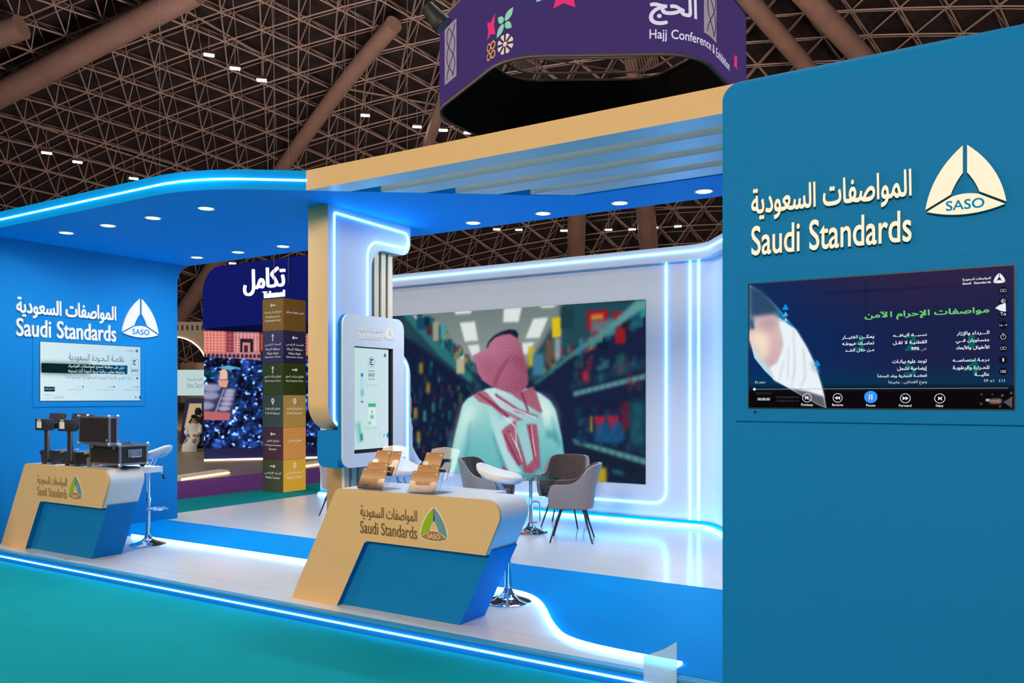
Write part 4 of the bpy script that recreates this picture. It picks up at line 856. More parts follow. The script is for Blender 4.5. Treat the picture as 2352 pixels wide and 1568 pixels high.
ch = np.sin(pc.U*150)*np.sin(pc.V*130); pc.a += (m2*((ch > 0.1)*0.10-(ch < -0.2)*0.06))[..., None]
pc.a += pc.noise(1, 0.004, 3)[..., None]
pc.a = Picture.blur(pc.a, 1, 1); pc.build('picture', FB, vw, screen_mat('shop_picture', 1.0), 0.013)

# ================================================================ PILLAR, KIOSK
t = thing('pillar', 'white notched pillar with beige front edge and lit blue-white outline, holding up the canopy', 'pillar', (-5.83, 6.4, P))
XP = -5.70
prof = rpoly([(5.80, ZS), (5.80, 1.545), (6.33, 1.545), (6.33, P), (7.06, P), (7.06, 2.36), (6.43, 2.36), (6.43, 3.40), (7.06, 3.40), (7.06, ZS)],
             [0, 0.26, 0, 0, 0, 0.26, 0.05, 0.20, 0.15, 0], 10)
frp = lambda u, v, d: (XP+d, u, v)
mb = MB(); mb.prism(prof, frp, -0.265, 0.0, 0, 1)
for k, f in enumerate(mb.f):      # only the outward front edge is beige
    if mb.m[k] == 1:
        ys = [mb.v[q][1] for q in f]; zs_ = [mb.v[q][2] for q in f]
        if not (max(ys) < 6.10): mb.m[k] = 0
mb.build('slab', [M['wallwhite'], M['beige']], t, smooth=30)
led = ropen([(6.364, 2.62), (6.364, 3.475), (7.015, 3.475), (7.015, 3.645), (5.885, 3.665), (5.885, 1.60), (6.00, 1.60)], [0, 0.17, 0.12, 0.06, 0.02, 0.20, 0], 10)
MB().tube([(XP+0.003, y, z) for y, z in led], 0.0095, 6).build('led_strip', M['led'], t)
led = ropen([(6.93, 2.275), (7.005, 2.20), (7.005, 1.10)], [0, 0.12, 0], 6)
MB().tube([(XP+0.003, y, z) for y, z in led], 0.0095, 6).build('led_strip', M['led'], t)
cl = MB(); cl.box((-5.99, 6.17, P), (-5.80, 6.835, ZS)); cl.build('column_core', M['gap'], t, smooth=0)
y = 6.055; k = 0
MB().box((-6.03, 6.12, P), (-5.80, 6.165, ZS)).build('column_front', M['wood'], t, smooth=0)
while y < 6.80:
    MB().box((-5.80, y+0.042, P), (-5.765, y+0.111, ZS)).build('column_slat', M['slat'], t, smooth=0); y += 0.1115
k = thing('kiosk', 'white rounded touch screen kiosk with blue sides on the pillar', 'kiosk', (-5.62, 6.25, 1.2))
XK = -5.50
pr = rpoly([(5.795, 1.185), (6.705, 1.185), (6.705, 2.672), (5.795, 2.672)], 0.11, 10)
scr = (5.954, 1.318, 6.530, 2.362)
frk = lambda u, v, d: (XK+d, u, v)
MB().prism(pr, frk, -0.018, 0.0, holes=[rect(*scr)[::-1]]).build('front_panel', M['white'], k, smooth=30)
MB().prism(offset(pr, -0.001), frk, -0.068, -0.018, holes=[rect(*scr)[::-1]]).build('blue_side', M['paint'], k, smooth=30)
lw = rpoly([(-5.838, 1.187), (XK-0.066, 1.187), (XK-0.066, 1.543), (-5.838, 1.543)], [0.10, 0, 0, 0], 8)
MB().prism(lw, lambda u, v, d: (u, 5.797-d, v), -0.34, 0.0).build('lower_body', M['paint'], k, smooth=30)
MB().prism(rect(scr[0]-0.002, scr[1]-0.002, scr[2]+0.002, scr[3]+0.002), frk, -0.052, -0.042).build('screen_bezel', M['black'], k, smooth=0)
MB().prism(rect(*scr), frk, -0.043, -0.002, holes=[rect(scr[0]+0.003, scr[1]+0.003, scr[2]-0.003, scr[3]-0.003)[::-1]]).build('screen_reveal', M['black'], k, smooth=0)
R1 = (5.960, 1.352, 6.505, 2.352); pc = Picture(*R1, 90, 164, (200, 226, 230)); uu = (pc.U-R1[0])/(R1[2]-R1[0]); pc.a = mixc((190, 222, 222), (206, 226, 238), uu)
XS = XK-0.041; frs = lambda u, v, d: (XS+d, u, v)
def kp(x, y): # measured corner grid of the kiosk screen -> metres
    return (R1[0]+x*(R1[2]-R1[0]), R1[1]+y*(R1[3]-R1[1]))
def kpoly(pts, c, soft=0, al=1.0): pc.poly([kp(*p) for p in pts], c, soft, al)
kpoly([(.23,.47),(.31,.47),(.325,.68),(.30,.72),(.245,.72),(.22,.68)], (176, 216, 232), 1); kpoly([(.245,.715),(.30,.715),(.30,.75),(.245,.75)], (20, 110, 200)); kpoly([(.245,.46),(.30,.46),(.30,.475),(.245,.475)], (20, 90, 170)); kpoly([(.235,.53),(.315,.53),(.315,.59),(.235,.59)], (120, 200, 170), 1)
kpoly([(.44,.415),(.645,.415),(.645,.45),(.44,.45)], (70, 176, 130)); kpoly([(.44,.23),(.645,.23),(.645,.415),(.44,.415)], (214, 236, 236)); kpoly([(.52,.36),(.565,.36),(.545,.39)], (60, 150, 120)); kpoly([(.48,.32),(.51,.30),(.57,.30),(.60,.32),(.57,.335),(.51,.335)], (110, 180, 160), 1); kpoly([(.445,.24),(.51,.24),(.51,.27),(.445,.27)], (120, 180, 160), 1)
kpoly([(.07,.26),(.22,.285),(.31,.10),(.30,.075),(.16,.055),(.08,.24)], (150, 208, 202), 1); kpoly([(.16,.25),(.20,.255),(.27,.09),(.22,.08)], (110, 186, 180), 1); kpoly([(.23,.15),(.28,.155),(.29,.09),(.24,.085)], (40, 120, 116), 1)
kpoly([(.94,.125),(1.0,.155),(1.0,.085)], (0, 130, 190)); kpoly([(.86,.11),(.86,.14),(.91,.125)], (70, 180, 90))
for q in ((.78,.155),(.86,.158),(.92,.155),(.73,.13),(.78,.10),(.92,.092)): kpoly([q, (q[0]+.015, q[1]+.006), (q[0]+.015, q[1]-.006)], (60, 120, 160))
pc.build('screen_picture', frs, k, screen_mat('kiosk_screen_picture'))
mb = MB(); text(mb, 'ج', frs, *kp(.475, .835), *kp(.58, .90), 0.001, 0.001, 0.03); mb.prism(circ(*kp(.525, .865), 0.052, 28), frs, 0.0008, 0.0008, back=False, holes=[circ(*kp(.525, .865), 0.049, 28)])
text(mb, 'SASO', frs, *kp(.44, .72), *kp(.61, .755), 0.001, 0.001, 0.02); text(mb, 'QUALITY MARK', frs, *kp(.44, .685), *kp(.61, .702), 0.001, 0.001, 0.02); text(mb, 'علامة الجودة', frs, *kp(.44, .765), *kp(.61, .79), 0.001, 0.001, 0.015)
for poly in emblem(frs, *kp(.90, .965), 0.042, 0.02): mb.prism(poly, frs, 0.001, 0.001, back=False)
mb.build('quality_mark', TN, k, smooth=0)
mb = MB(); text(mb, 'منتجات مطابقة لمتطلبات الجودة', frs, *kp(.36, .625), *kp(.70, .645), 0.001, 0.001); text(mb, 'نتائج الفحص على المنتج عبر الرمز', frs, *kp(.33, .195), *kp(.72, .215), 0.001, 0.001); mb.build('small_text', TL, k, smooth=0)
WH = emis('soft_lit_white', (0.86, 0.84, 0.80), 1.0, linear=True)
sign_parts(frk, k, (5.995, 2.505, 6.352, 2.560), (5.995, 2.440, 6.352, 2.500), (6.475, 2.598, 0.150), (WH, M['white'], (WH,)*3, M['white']), 0.0, 0.004, bold=0.012)

# ================================================================ FURNITURE
def stool(x, y, rz, label, lever=False):
    t = thing('bar_stool', label, 'bar stool', (x, y, P), rz, 'white chrome bar stools')
    L = dict(local=True)
    MB().lathe([(0.205, 0.0), (0.205, 0.010), (0.19, 0.018), (0.13, 0.034), (0.075, 0.055), (0.045, 0.085), (0.034, 0.12), (0.030, 0.125)], n=40).build('base', M['chrome'], t, smooth=50, **L)
    MB().lathe([(0.034, 0.11), (0.034, 0.128), (0.027, 0.13), (0.025, 0.50), (0.031, 0.502), (0.031, 0.56), (0.024, 0.562), (0.022, 0.84), (0.028, 0.842), (0.028, 0.86)], n=24).build('pole', M['chrome'], t, smooth=50, **L)
    fr_ = [(0.02, 0, 0.43)] + [(0.13+0.10*math.sin(a), 0.115*math.cos(a)*-1, 0.43) for a in [PI*k/14 for k in range(15)]] + [(0.02, 0, 0.43)]
    MB().tube([(0.0, -0.115*0.3, 0.43), (0.06, -0.105, 0.43)] + fr_[1:-1] + [(0.06, 0.105, 0.43), (0.0, 0.115*0.3, 0.43)], 0.010, 8).build('footrest', M['chrome'], t, smooth=60, **L)
    # S-bent chrome bracket carrying the seat shell
    br = smoothpath([(0, 0, 0.85), (0.015, 0, 0.90), (0.05, 0, 0.95), (0.075, 0, 0.995), (0.10, 0, 1.035), (0.17, 0, 1.045), (0.225, 0, 1.075)], 5)
    for s_ in (-1, 1): MB().tube([(p[0], s_*0.035+p[1], p[2]) for p in br], 0.011, 8).build('bracket', M['chrome'], t, smooth=60, **L)
    # padded seat: thick oval shell with an upturned rear lip
    bm = bmesh.new(); bmesh.ops.create_uvsphere(bm, u_segments=36, v_segments=18, radius=1)
    def sh(c):
        x, y, z = c; sx = 0.195*math.copysign(abs(x)**0.8, x); sy = 0.19*math.copysign(abs(y)**0.8, y); r2 = x*x+y*y
        lift = 0.030*max(0, x+0.35)**2 + 0.035*x + 0.010*r2
        return (sx+0.075, sy, 1.065+0.048*math.copysign(abs(z)**0.6, z)+lift)
    MB().bm(bm, 0, sh).build('seat', M['pad'], t, smooth=70, **L)
    MB().tube([(0.02, 0.02, 0.95), (0.03, 0.17, 0.90), (0.03, 0.25, 0.80)], 0.006, 6).build('lever', M['chrome'], t, smooth=60, **L)
    MB().tube([(0.03, 0.24, 0.82), (0.03, 0.275, 0.755)], [0.010, 0.016], 8).build('lever_grip', M['black'], t, smooth=60, **L)
    return t
stool(-8.80, 5.99, math.radians(22), 'white bar stool beside the left counter, chrome base fully in view')
stool(-3.74, 5.95, math.radians(196), 'white bar stool right behind the front counter, chrome base by the curved floor light')
stool(-4.93, 6.02, math.radians(160), 'white bar stool mostly hidden behind the brochure holders and front counter')

def armchair(x, y, rz, label):
    t = thing('armchair', label, 'chair', (x, y, P), rz, 'grey corduroy armchairs')
    L = dict(local=True)
    # plan: U open towards +x; h = rim height, s runs from one arm front round the back to the other
    n = 48; path = []
    U = ropen([(0.29, 0.315), (-0.27, 0.315), (-0.27, -0.315), (0.29, -0.315)], [0, 0.19, 0.19, 0], 12)
    cum = [0]
    for a, b in zip(U, U[1:]): cum.append(cum[-1]+math.hypot(b[0]-a[0], b[1]-a[1]))
    def at(s):
        d = s*cum[-1]
        for i in range(len(U)-1):
            if cum[i+1] >= d-1e-9:
                f = (d-cum[i])/(cum[i+1]-cum[i]); return (U[i][0]+(U[i+1][0]-U[i][0])*f, U[i][1]+(U[i+1][1]-U[i][1])*f)
        return U[-1]
    def rim(s):
        q = abs(s-0.5)*2; z = 0.70+0.245*(1-1/(1+math.exp(-(q-0.50)*17)))
        if q > 0.93: z -= 0.10*((q-0.93)/0.07)**2
        return z
    rows = [0.0, 0.15, 0.4, 0.65, 0.85, 0.96, 1.0]
    def surf(inset):
        vs = []
        for i in range(n+1):
            s = i/n; px, py = at(s); h = rim(s); cx, cy = 0.0, 0.0
            l = math.hypot(px, py) or 1
            a, b = at(max(0, s-0.01)), at(min(1, s+0.01)); tx, ty = b[0]-a[0], b[1]-a[1]; tl = math.hypot(tx, ty); nx, ny = ty/tl, -tx/tl
            if nx*px+ny*py < 0: nx, ny = -nx, -ny
            for f in rows:
                z = 0.415+(h-0.415)*f
                lean = (0.075*max(0, (z-0.66)/0.28) if True else 0)*max(0, 1-abs(s-0.5)*2*1.3)
                tap = -0.035*(1-f)**2
                o_ = tap-inset
                vs.append((px+nx*o_-lean*1.0, py+ny*o_, z - (0.0 if inset == 0 else 0.0)))
        return vs
    m_ = len(rows); out = surf(0.0); inn = surf(0.045)
    q = lambda o_, i, j: o_+i*m_+j
    ob = MB(); N = len(out)
    f1 = [(q(0, i, j), q(0, i, j+1), q(0, i+1, j+1), q(0, i+1, j)) for i in range(n) for j in range(m_-1)]
    top = [(q(0, i, m_-1), q(N, i, m_-1), q(N, i+1, m_-1), q(0, i+1, m_-1)) for i in range(n)]
    ends = [(q(0, i, j), q(N, i, j), q(N, i, j+1), q(0, i, j+1)) for i in (0, n) for j in range(m_-1)]
    ob.add(out+inn, f1+top+ends); 
    bot = [q(0, i, 0) for i in range(n+1)]; ob.add([out[b] for b in bot], [tuple(range(n+1))])
    ob.build('shell', M['cord'], t, smooth=60, **L)
    ib = MB(); ib.add(inn, [(q(0, i, j), q(0, i+1, j), q(0, i+1, j+1), q(0, i, j+1)) for i in range(n) for j in range(m_-1)]); ib.build('inner_lining', M['velvet'], t, smooth=60, **L)
    MB().rbox((-0.20, -0.235, 0.44), (0.275, 0.235, 0.53), 0.03, 3).build('seat_cushion', M['velvet'], t, smooth=60, **L)
    MB().rbox((-0.18, -0.22, 0.395), (0.24, 0.22, 0.43), 0.015, 2).build('seat_base', M['cord'], t, smooth=60, **L)
    for sx, sy in ((1, 1), (1, -1), (-1, 1), (-1, -1)):
        MB().tube([(sx*0.13+0.01, sy*0.14, 0.41), (sx*0.185+0.02, sy*0.19, 0.235), (sx*0.19+0.02, sy*0.195, 0.215), (sx*0.255+0.02, sy*0.255, 0.0)], [0.016, 0.015, 0.012, 0.009], 10).build('leg', M['black'], t, smooth=50, **L)
    return t
armchair(-4.66, 8.93, math.radians(204), 'grey armchair nearest, seen from its back on the right of the glass table')
armchair(-5.32, 9.93, math.radians(282), 'armchair behind the glass table, dark lining facing the viewer')
armchair(-6.03, 9.03, math.radians(8), 'armchair left of the glass table with its seat hidden by the counter')
armchair(-8.52, 8.98, math.radians(-10), 'armchair mostly hidden behind the kiosk, one black leg in view')
t = thing('side_table', 'round green tinted glass table on a chrome pedestal among the armchairs', 'table', (-5.39, 9.13, P))
L = dict(local=True)
MB().lathe([(0.0, 0.700), (0.360, 0.700), (0.365, 0.704), (0.360, 0.710), (0.0, 0.710)], n=56).build('glass_top', M['glass'], t, smooth=40, **L)
MB().lathe([(0.225, 0.0), (0.225, 0.010), (0.205, 0.018), (0.14, 0.035), (0.08, 0.058), (0.05, 0.09), (0.036, 0.13), (0.030, 0.135)], n=40).build('base', M['chrome'], t, smooth=50, **L)
MB().lathe([(0.030, 0.13), (0.030, 0.40), (0.024, 0.402), (0.024, 0.68), (0.06, 0.684), (0.06, 0.699)], n=24).build('pole', M['chrome'], t, smooth=50, **L)
hl = rpoly([(0.03, 0.13), (0.115, 0.13), (0.115, 0.40), (0.03, 0.40)], [0.0, 0.05, 0.07, 0.0], 6)
MB().tube([(0.82*p[0], 0.57*p[0], p[1]) for p in hl], 0.011, 8).build('side_loop', M['chrome'], t, smooth=60, **L)

# ================================================================ THINGS ON THE COUNTERS
ZC = P+0.985
def scale(x, y, label, tagc):
    t = thing('weighing_scale', label, 'scale', (x, y, ZC), 0, 'two dark weighing scales'); L = dict(local=True)
    bs = MB(); pf_ = [(-0.15, 0.15), (-0.15, 0.125), (-0.12, 0.09), (-0.115, 0.02), (0.105, 0.02), (0.11, 0.15)]
    bs.prism(pf_[::-1] if sarea(pf_) < 0 else pf_, lambda u, v, d: (u, -0.11-d, v), -0.30, 0.0); bs.build('base', M['dark'], t, smooth=0, **L)
    MB().rbox((-0.155, -0.09, 0.15), (0.12, 0.20, 0.162), 0.004, 1).build('pan', mat('brushed_steel_pan', (0.25, 0.42, 0.62), 0.25, metal=0.9, linear=True), t, smooth=0, **L)
    MB().rbox((0.106, -0.02, 0.125), (0.125, 0.10, 0.15), 0.004, 1).build('brass_plate', mat('brass_plate', (0.55, 0.33, 0.12), 0.35, metal=0.6, linear=True), t, smooth=0, **L)
    for fx in (-0.10, 0.09):
        for fy in (-0.085, 0.15): MB().lathe([(0.022, 0.0), (0.026, 0.004), (0.02, 0.022)], (fx, fy, 0), 14).build('foot', M['black'], t, **L)
    MB().rbox((-0.015, -0.135, 0.03), (0.055, -0.10, 0.44), 0.006, 2).build('pole', M['dark'], t, smooth=40, **L)
    MB().rbox((0.054, -0.132, 0.06), (0.060, -0.104, 0.42), 0.001, 1).build('pole_trim', M['alu'], t, smooth=0, **L)
    h = MB().rbox((-0.155, -0.16, 0.385), (0.065, -0.06, 0.515), 0.006, 2).build('head_unit', M['dark'], t, smooth=40, **L)
    lb = MB().rbox((-0.112, -0.163, 0.412), (-0.018, -0.159, 0.488), 0.001, 1).build('paper_label', mat('white_paper', (0.85, 0.87, 0.92), 0.7, linear=True), h, smooth=0, local=True)
    MB().rbox((-0.095, -0.164, 0.492), (-0.035, -0.159, 0.512), 0.001, 1).build('coloured_tag', tagc, h, smooth=0, local=True)
    MB().tube([(0.0, -0.065, 0.46), (0.0, 0.02, 0.46)], 0.022, 10).build('neck', M['dark'], t, **L)
    tilt = Matrix.Rotation(math.radians(-12), 3, 'X')
    MB().rbox((-0.215, 0.0, -0.09), (0.075, 0.045, 0.09), 0.008, 2, fn=lambda c: tuple(tilt @ c + Vector((0.0, 0.02, 0.492)))).build('display', M['dark'], t, smooth=40, **L)
    return t
scale(-9.41, 5.245, 'dark weighing scale, outer left one, pink tag over its white label', mat('pink_tag', (0.7, 0.35, 0.27), 0.6, linear=True))
scale(-8.93, 5.235, 'dark weighing scale next to the flight case, green tag over its white label', mat('green_tag', (0.45, 0.50, 0.22), 0.6, linear=True))

t = thing('flight_case', 'dark wheeled flight case with open lid and aluminium edges on the left counter', 'case', (-8.42, 5.36, ZC)); L = dict(local=True)
def trunk(x0, y0, z0, x1, y1, z1, body, edge):
    MB().box((x0+0.006, y0+0.006, z0+0.006), (x1-0.006, y1-0.006, z1-0.006)).build('panels', body, t, smooth=0, **L)
    e = 0.020; mb = MB()
    for a in ((0, 0), (0, 1), (1, 0), (1, 1)):
        X, Y_, Z_ = (x0, x1), (y0, y1), (z0, z1)
        def sp(v, k, d=e): return (v[k]-(0.001 if k == 0 else -0.001)-(0 if k == 0 else d), v[k]+(0.001 if k else -0.001)+(d if k == 0 else 0))
        q = sp(Y_, a[0]); r = sp(Z_, a[1]); mb.box((x0, q[0], r[0]), (x1, q[1], r[1]))
        q = sp(X, a[0]); r = sp(Z_, a[1]); mb.box((q[0], y0, r[0]), (q[1], y1, r[1]))
        q = sp(X, a[0]); r = sp(Y_, a[1]); mb.box((q[0], r[0], z0), (q[1], r[1], z1))
    mb.build('edge_profile', edge, t, smooth=0, **L)
    for cx in (x0, x1):
        for cy in (y0, y1):
            for cz in (z0, z1): MB().lathe([(0.0, -0.022), (0.012, -0.018), (0.022, 0), (0.012, 0.018), (0, 0.022)], (cx, cy, cz), 12).build('corner_ball', edge, t, smooth=80, **L)
trunk(-0.27, -0.155, 0.035, 0.285, 0.175, 0.250, M['darkpan'], M['alu'])
trunk(-0.285, -0.265, 0.262, 0.27, -0.165, 0.555, M['darkpan'], M['alu'])
MB().rbox((0.272, -0.175, 0.265), (0.274, -0.255, 0.55), 0, 1)
for px_, py_ in ((0.24, -0.12), (0.24, 0.14), (-0.22, 0.14)): MB().tube([(px_-0.012, py_, 0.024), (px_+0.012, py_, 0.024)], 0.024, 14).build('wheel', M['black'], t, smooth=50, **L)
mb = MB(); mb.prism(rpoly([(-0.285, 0.0), (-0.235, 0.0), (-0.235, 0.075), (-0.262, 0.11), (-0.285, 0.09)], [0.02, 0.02, 0.02, 0.015, 0.01], 4), lambda u, v, d: (u, -0.157-d, v), 0, 0.022); mb.build('wheel_cover', mat('grey_plastic', (0.16, 0.14, 0.13), 0.5, linear=True), t, smooth=30, **L)
MB().box((0.286, -0.06, 0.115), (0.290, 0.10, 0.20)).build('handle_plate', M['alu'], t, smooth=0, **L)
MB().tube([(0.296, -0.035, 0.185), (0.305, -0.035, 0.12), (0.305, 0.075, 0.12), (0.296, 0.075, 0.185)], 0.007, 8).build('handle', M['chrome'], t, smooth=60, **L)
MB().box((0.214, -0.267, 0.29), (0.245, -0.2655, 0.318)).build('sticker', mat('pale_sticker', (0.3, 0.24, 0.2), 0.6, linear=True), t, smooth=0, **L)
for px_ in (-0.20, 0.20): MB().rbox((px_-0.018, -0.172, 0.205), (px_+0.018, -0.156, 0.262), 0.003, 1).build('hinge', M['alu'], t, smooth=0, **L)
for px_ in (-0.12, 0.2): MB().rbox((px_-0.02, -0.235, 0.556), (px_+0.02, -0.195, 0.574), 0.004, 1).build('latch', M['chrome'], t, smooth=0, **L)
MB().lathe([(0.03, 0.245), (0.03, 0.262), (0.055, 0.264), (0.055, 0.274), (0.0, 0.276)], (0.12, 0.05, 0), 18).build('instrument_knob', M['chrome'], t, **L)
MB().box((-0.24, -0.13, 0.240), (0.26, 0.15, 0.2505)).build('instrument_panel', M['dark'], t, smooth=0, **L)

# brochure holders: three stepped clear pockets
def leanf(o, a):      # frame of a leaning sheet: u right, v up the slope
    ca, sa = math.cos(a), math.sin(a)
    return lambda u, v, d: (o[0]+u, o[1]+v*sa-d*ca, o[2]+v*ca+d*sa)
BRW = [mat('copper_brochure_cover', (0.42, 0.20, 0.075), 0.3, linear=True)]
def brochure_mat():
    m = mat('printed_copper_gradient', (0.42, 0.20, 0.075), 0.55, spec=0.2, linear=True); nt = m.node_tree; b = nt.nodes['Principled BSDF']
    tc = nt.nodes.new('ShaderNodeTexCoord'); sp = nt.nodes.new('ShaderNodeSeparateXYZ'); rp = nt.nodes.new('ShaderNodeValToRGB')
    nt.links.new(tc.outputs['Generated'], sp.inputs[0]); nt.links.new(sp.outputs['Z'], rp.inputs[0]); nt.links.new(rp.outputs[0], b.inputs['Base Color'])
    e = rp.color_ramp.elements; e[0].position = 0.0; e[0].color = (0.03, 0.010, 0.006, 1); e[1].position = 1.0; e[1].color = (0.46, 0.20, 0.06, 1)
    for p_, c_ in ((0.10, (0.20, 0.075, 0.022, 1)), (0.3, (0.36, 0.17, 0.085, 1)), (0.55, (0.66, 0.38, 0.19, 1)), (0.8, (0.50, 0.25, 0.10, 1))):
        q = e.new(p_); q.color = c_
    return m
BM_ = brochure_mat(); PALE = mat('pale_print', (0.85, 0.62, 0.40), 0.5, linear=True); INK = mat('dark_print', (0.05, 0.02, 0.015), 0.5, linear=True)
def brochure(o, a, w_, h_, label, small=False):
    fr = leanf(o, a); t = thing('brochure', label, 'brochure', o, 0, 'copper coloured brochures')
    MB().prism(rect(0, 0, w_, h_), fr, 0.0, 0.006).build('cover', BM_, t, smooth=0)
    mb = MB(); text(mb, 'المواصفات السعودية', fr, w_*0.66, h_*0.885, w_*0.86, h_*0.93, 0.0068, 0.0068)
    for poly in emblem(fr, w_*0.91, h_*0.955, 0.020, 0.03): mb.prism(poly, fr, 0.0068, 0.0068, back=False)
    mb.prism(rpoly(rect(w_*0.06, h_*0.91, w_*0.15, h_*0.94), 0.002, 3), fr, 0.0068, 0.0068, back=False); mb.build('cover_mark', PALE, t, smooth=0)
    mb = MB(); text(mb, 'دليل المستهلك', fr, w_*0.52, h_*0.52, w_*0.76, h_*0.565, 0.0068, 0.0068); text(mb, 'الاشتراطات في الحج', fr, w_*0.28, h_*0.42, w_*0.74, h_*0.475, 0.0068, 0.0068); mb.build('cover_text', INK, t, smooth=0)
    mb = MB(); mb.prism(rect(w_*0.22, h_*0.09, w_*0.46, h_*0.19), fr, 0.0066, 0.0066, back=False); mb.build('cover_badge', INK, t, smooth=0)
    return t
def holder(x, y, label, lead, blabels, third):
    t = thing('brochure_holder', label, 'brochure holder', (x, y, ZC), 0, 'clear brochure holders'); a = math.radians(27)
    w_ = 0.275; tiers = [(0.0, 0.008, 0.150), (0.062, 0.042, 0.190), (0.150, 0.105, 0.235)]
    o = Vector((x, y, ZC))
    MB().box((x-0.006, y-0.004, ZC), (x+w_+0.006, y+0.24, ZC+0.004)).build('base_plate', M['clear'], t, smooth=0)
    for k, (dy, dz, hh) in enumerate(tiers):
        fr = leanf((x, y+dy, ZC+dz), a)
        fp_ = rpoly([(-0.004, 0.0), (w_+0.004, 0.0), (w_+0.004, hh*0.62), (w_*0.80, hh*0.62), (w_*0.74, hh*0.40), (w_*0.26, hh*0.40), (w_*0.20, hh*0.62), (-0.004, hh*0.62)], [0, 0, .012, .012, .02, .02, .012, .012], 4)
        MB().prism(fp_, fr, 0.012, 0.0145).build('pocket_front', M['clear'], t, smooth=0)
        MB().prism(rect(-0.004, -0.002, w_+0.004, 0.001), fr, -0.006, 0.0145).build('pocket_floor', M['clear'], t, smooth=0)
        for u_ in (-0.0055, w_+0.003): MB().prism(rect(u_, 0, u_+0.0025, hh*0.62), fr, -0.006, 0.0145).build('pocket_side', M['clear'], t, smooth=0)
    fr = leanf((x, y+0.165, ZC+0.012), a)
    MB().prism(rpoly([(-0.006, -0.01), (w_+0.006, -0.01), (w_+0.006, 0.365), (w_*0.5, 0.385), (-0.006, 0.365)], [0, 0, .02, .12, .02], 6), fr, -0.004, -0.001).build('back_panel', M['clear'], t, smooth=0)
    for k, (dy, dz, hh) in enumerate(tiers):
        h_ = (0.178, 0.19, 0.225)[k]
        if k == 2 and third == 2:
            brochure((x+0.004, y+dy, ZC+dz+0.002), a, 0.155, h_, blabels[2]); brochure((x+0.162, y+dy+0.004, ZC+dz+0.004), a, 0.108, h_*0.985, blabels[3])
        else: brochure((x+0.004, y+dy, ZC+dz+0.002), a, (0.262, 0.215, 0.175)[k] if lead else 0.255-0.03*k, h_, blabels[k])
holder(-4.685, 5.105, 'clear three tier brochure holder at the left of the front counter', 1,
       ['copper brochure in the front pocket of the left holder', 'copper brochure in the middle pocket of the left holder', 'copper brochure in the top pocket of the left holder, its left one', 'copper brochure in the top pocket of the left holder, its right one'], 2)
holder(-4.165, 5.118, 'clear three tier brochure holder in the middle of the front counter', 1,
       ['copper brochure in the front pocket of the middle holder', 'copper brochure in the middle pocket of the middle holder', 'copper brochure in the top pocket of the middle holder'], 1)

# ================================================================ HANGING RING BANNER
t = thing('ring_banner', 'large purple ring banner hanging from the roof above the stand', 'banner', (-7.73, 15.6, 7.87))
RC = (-7.73, 15.6); RRd = 3.38; zb, zt = 7.87, 9.66
hexp = rpoly([(RC[0]+RRd*math.sin(PI/3*k+PI), RC[1]+RRd*math.cos(PI/3*k+PI)) for k in range(6)], 1.15, 12)
hexp = hexp if sarea(hexp) > 0 else hexp[::-1]
inn = offset(hexp, -0.045)
def wallring(a, z0, z1, name, m_, flip=False):
    n = len(a); vs = [(x, y, z0) for x, y in a]+[(x, y, z1) for x, y in a]; fs = [(i, (i+1) % n, (i+1) % n+n, i+n) for i in range(n)]
    if flip: fs = [f[::-1] for f in fs]
    return MB().add(vs, fs).build(name, m_, t, smooth=60)
wallring(hexp, zb, zt, 'printed_skin', M['print_purple']); wallring(inn, zb, zt, 'black_inner_face', M['ringback'], True)
for z_ in (zb, zt): MB().prism(hexp, faceZ(0), z_-0.03, z_+0.03, holes=[inn[::-1]]).build('rim_frame', M['pipe'], t, smooth=0)
tr_ = MB(); ri = offset(hexp, -0.35)
for i in range(len(ri)): 
    p, q = ri[i], ri[(i+1) % len(ri)]
    if math.hypot(p[0]-q[0], p[1]-q[1]) > 0.02:
        tr_.tube([(p[0], p[1], zt+0.05), (q[0], q[1], zt+0.05)], 0.03, 5); tr_.tube([(p[0], p[1], zt+0.40), (q[0], q[1], zt+0.40)], 0.03, 5); tr_.tube([(p[0], p[1], zt+0.05), (q[0], q[1], zt+0.40)], 0.02, 5)
tr_.build('hanging_truss', M['pipe'], t, smooth=0)
for k in range(3):
    a_ = 2*PI*k/3+0.5; MB().tube([(RC[0]+2.6*math.sin(a_), RC[1]+2.6*math.cos(a_), zt+0.3), (RC[0]+2.6*math.sin(a_), RC[1]+2.6*math.cos(a_), 38)], 0.02, 5).build('hanging_cable', M['pipe'], t)
# frame that follows the printed skin: u runs along the perimeter from the left corner, v up
_i0 = min(range(len(hexp)), key=lambda i: math.hypot(hexp[i][0]+10.5, hexp[i][1]-14.0)); hper = hexp[_i0:]+hexp[:_i0]; hcum = [0.0]
for i in range(len(hper)): hcum.append(hcum[-1]+math.hypot(hper[i][0]-hper[(i+1) % len(hper)][0], hper[i][1]-hper[(i+1) % len(hper)][1]))
def skin(u, v, d):
    for i in range(len(hper)):
        if hcum[i+1] >= u and hcum[i+1] > hcum[i]:
            f = (u-hcum[i])/(hcum[i+1]-hcum[i]); p, q = hper[i], hper[(i+1) % len(hper)]; tx, ty = (q[0]-p[0])/(hcum[i+1]-hcum[i]), (q[1]-p[1])/(hcum[i+1]-hcum[i])
            return (p[0]+(q[0]-p[0])*f+ty*d, p[1]+(q[1]-p[1])*f-tx*d, zb+v)
PINK = emis('pink_print', (226, 54, 110)); MINT = emis('mint_print', (140, 205, 170)); ORNG = emis('orange_print', (226, 158, 66)); CRM = emis('cream_print', (224, 206, 172)); LIL = emis('lilac_white_print', (216, 210, 228)); SKT = emis('grey_sketch_print', (150, 136, 146))
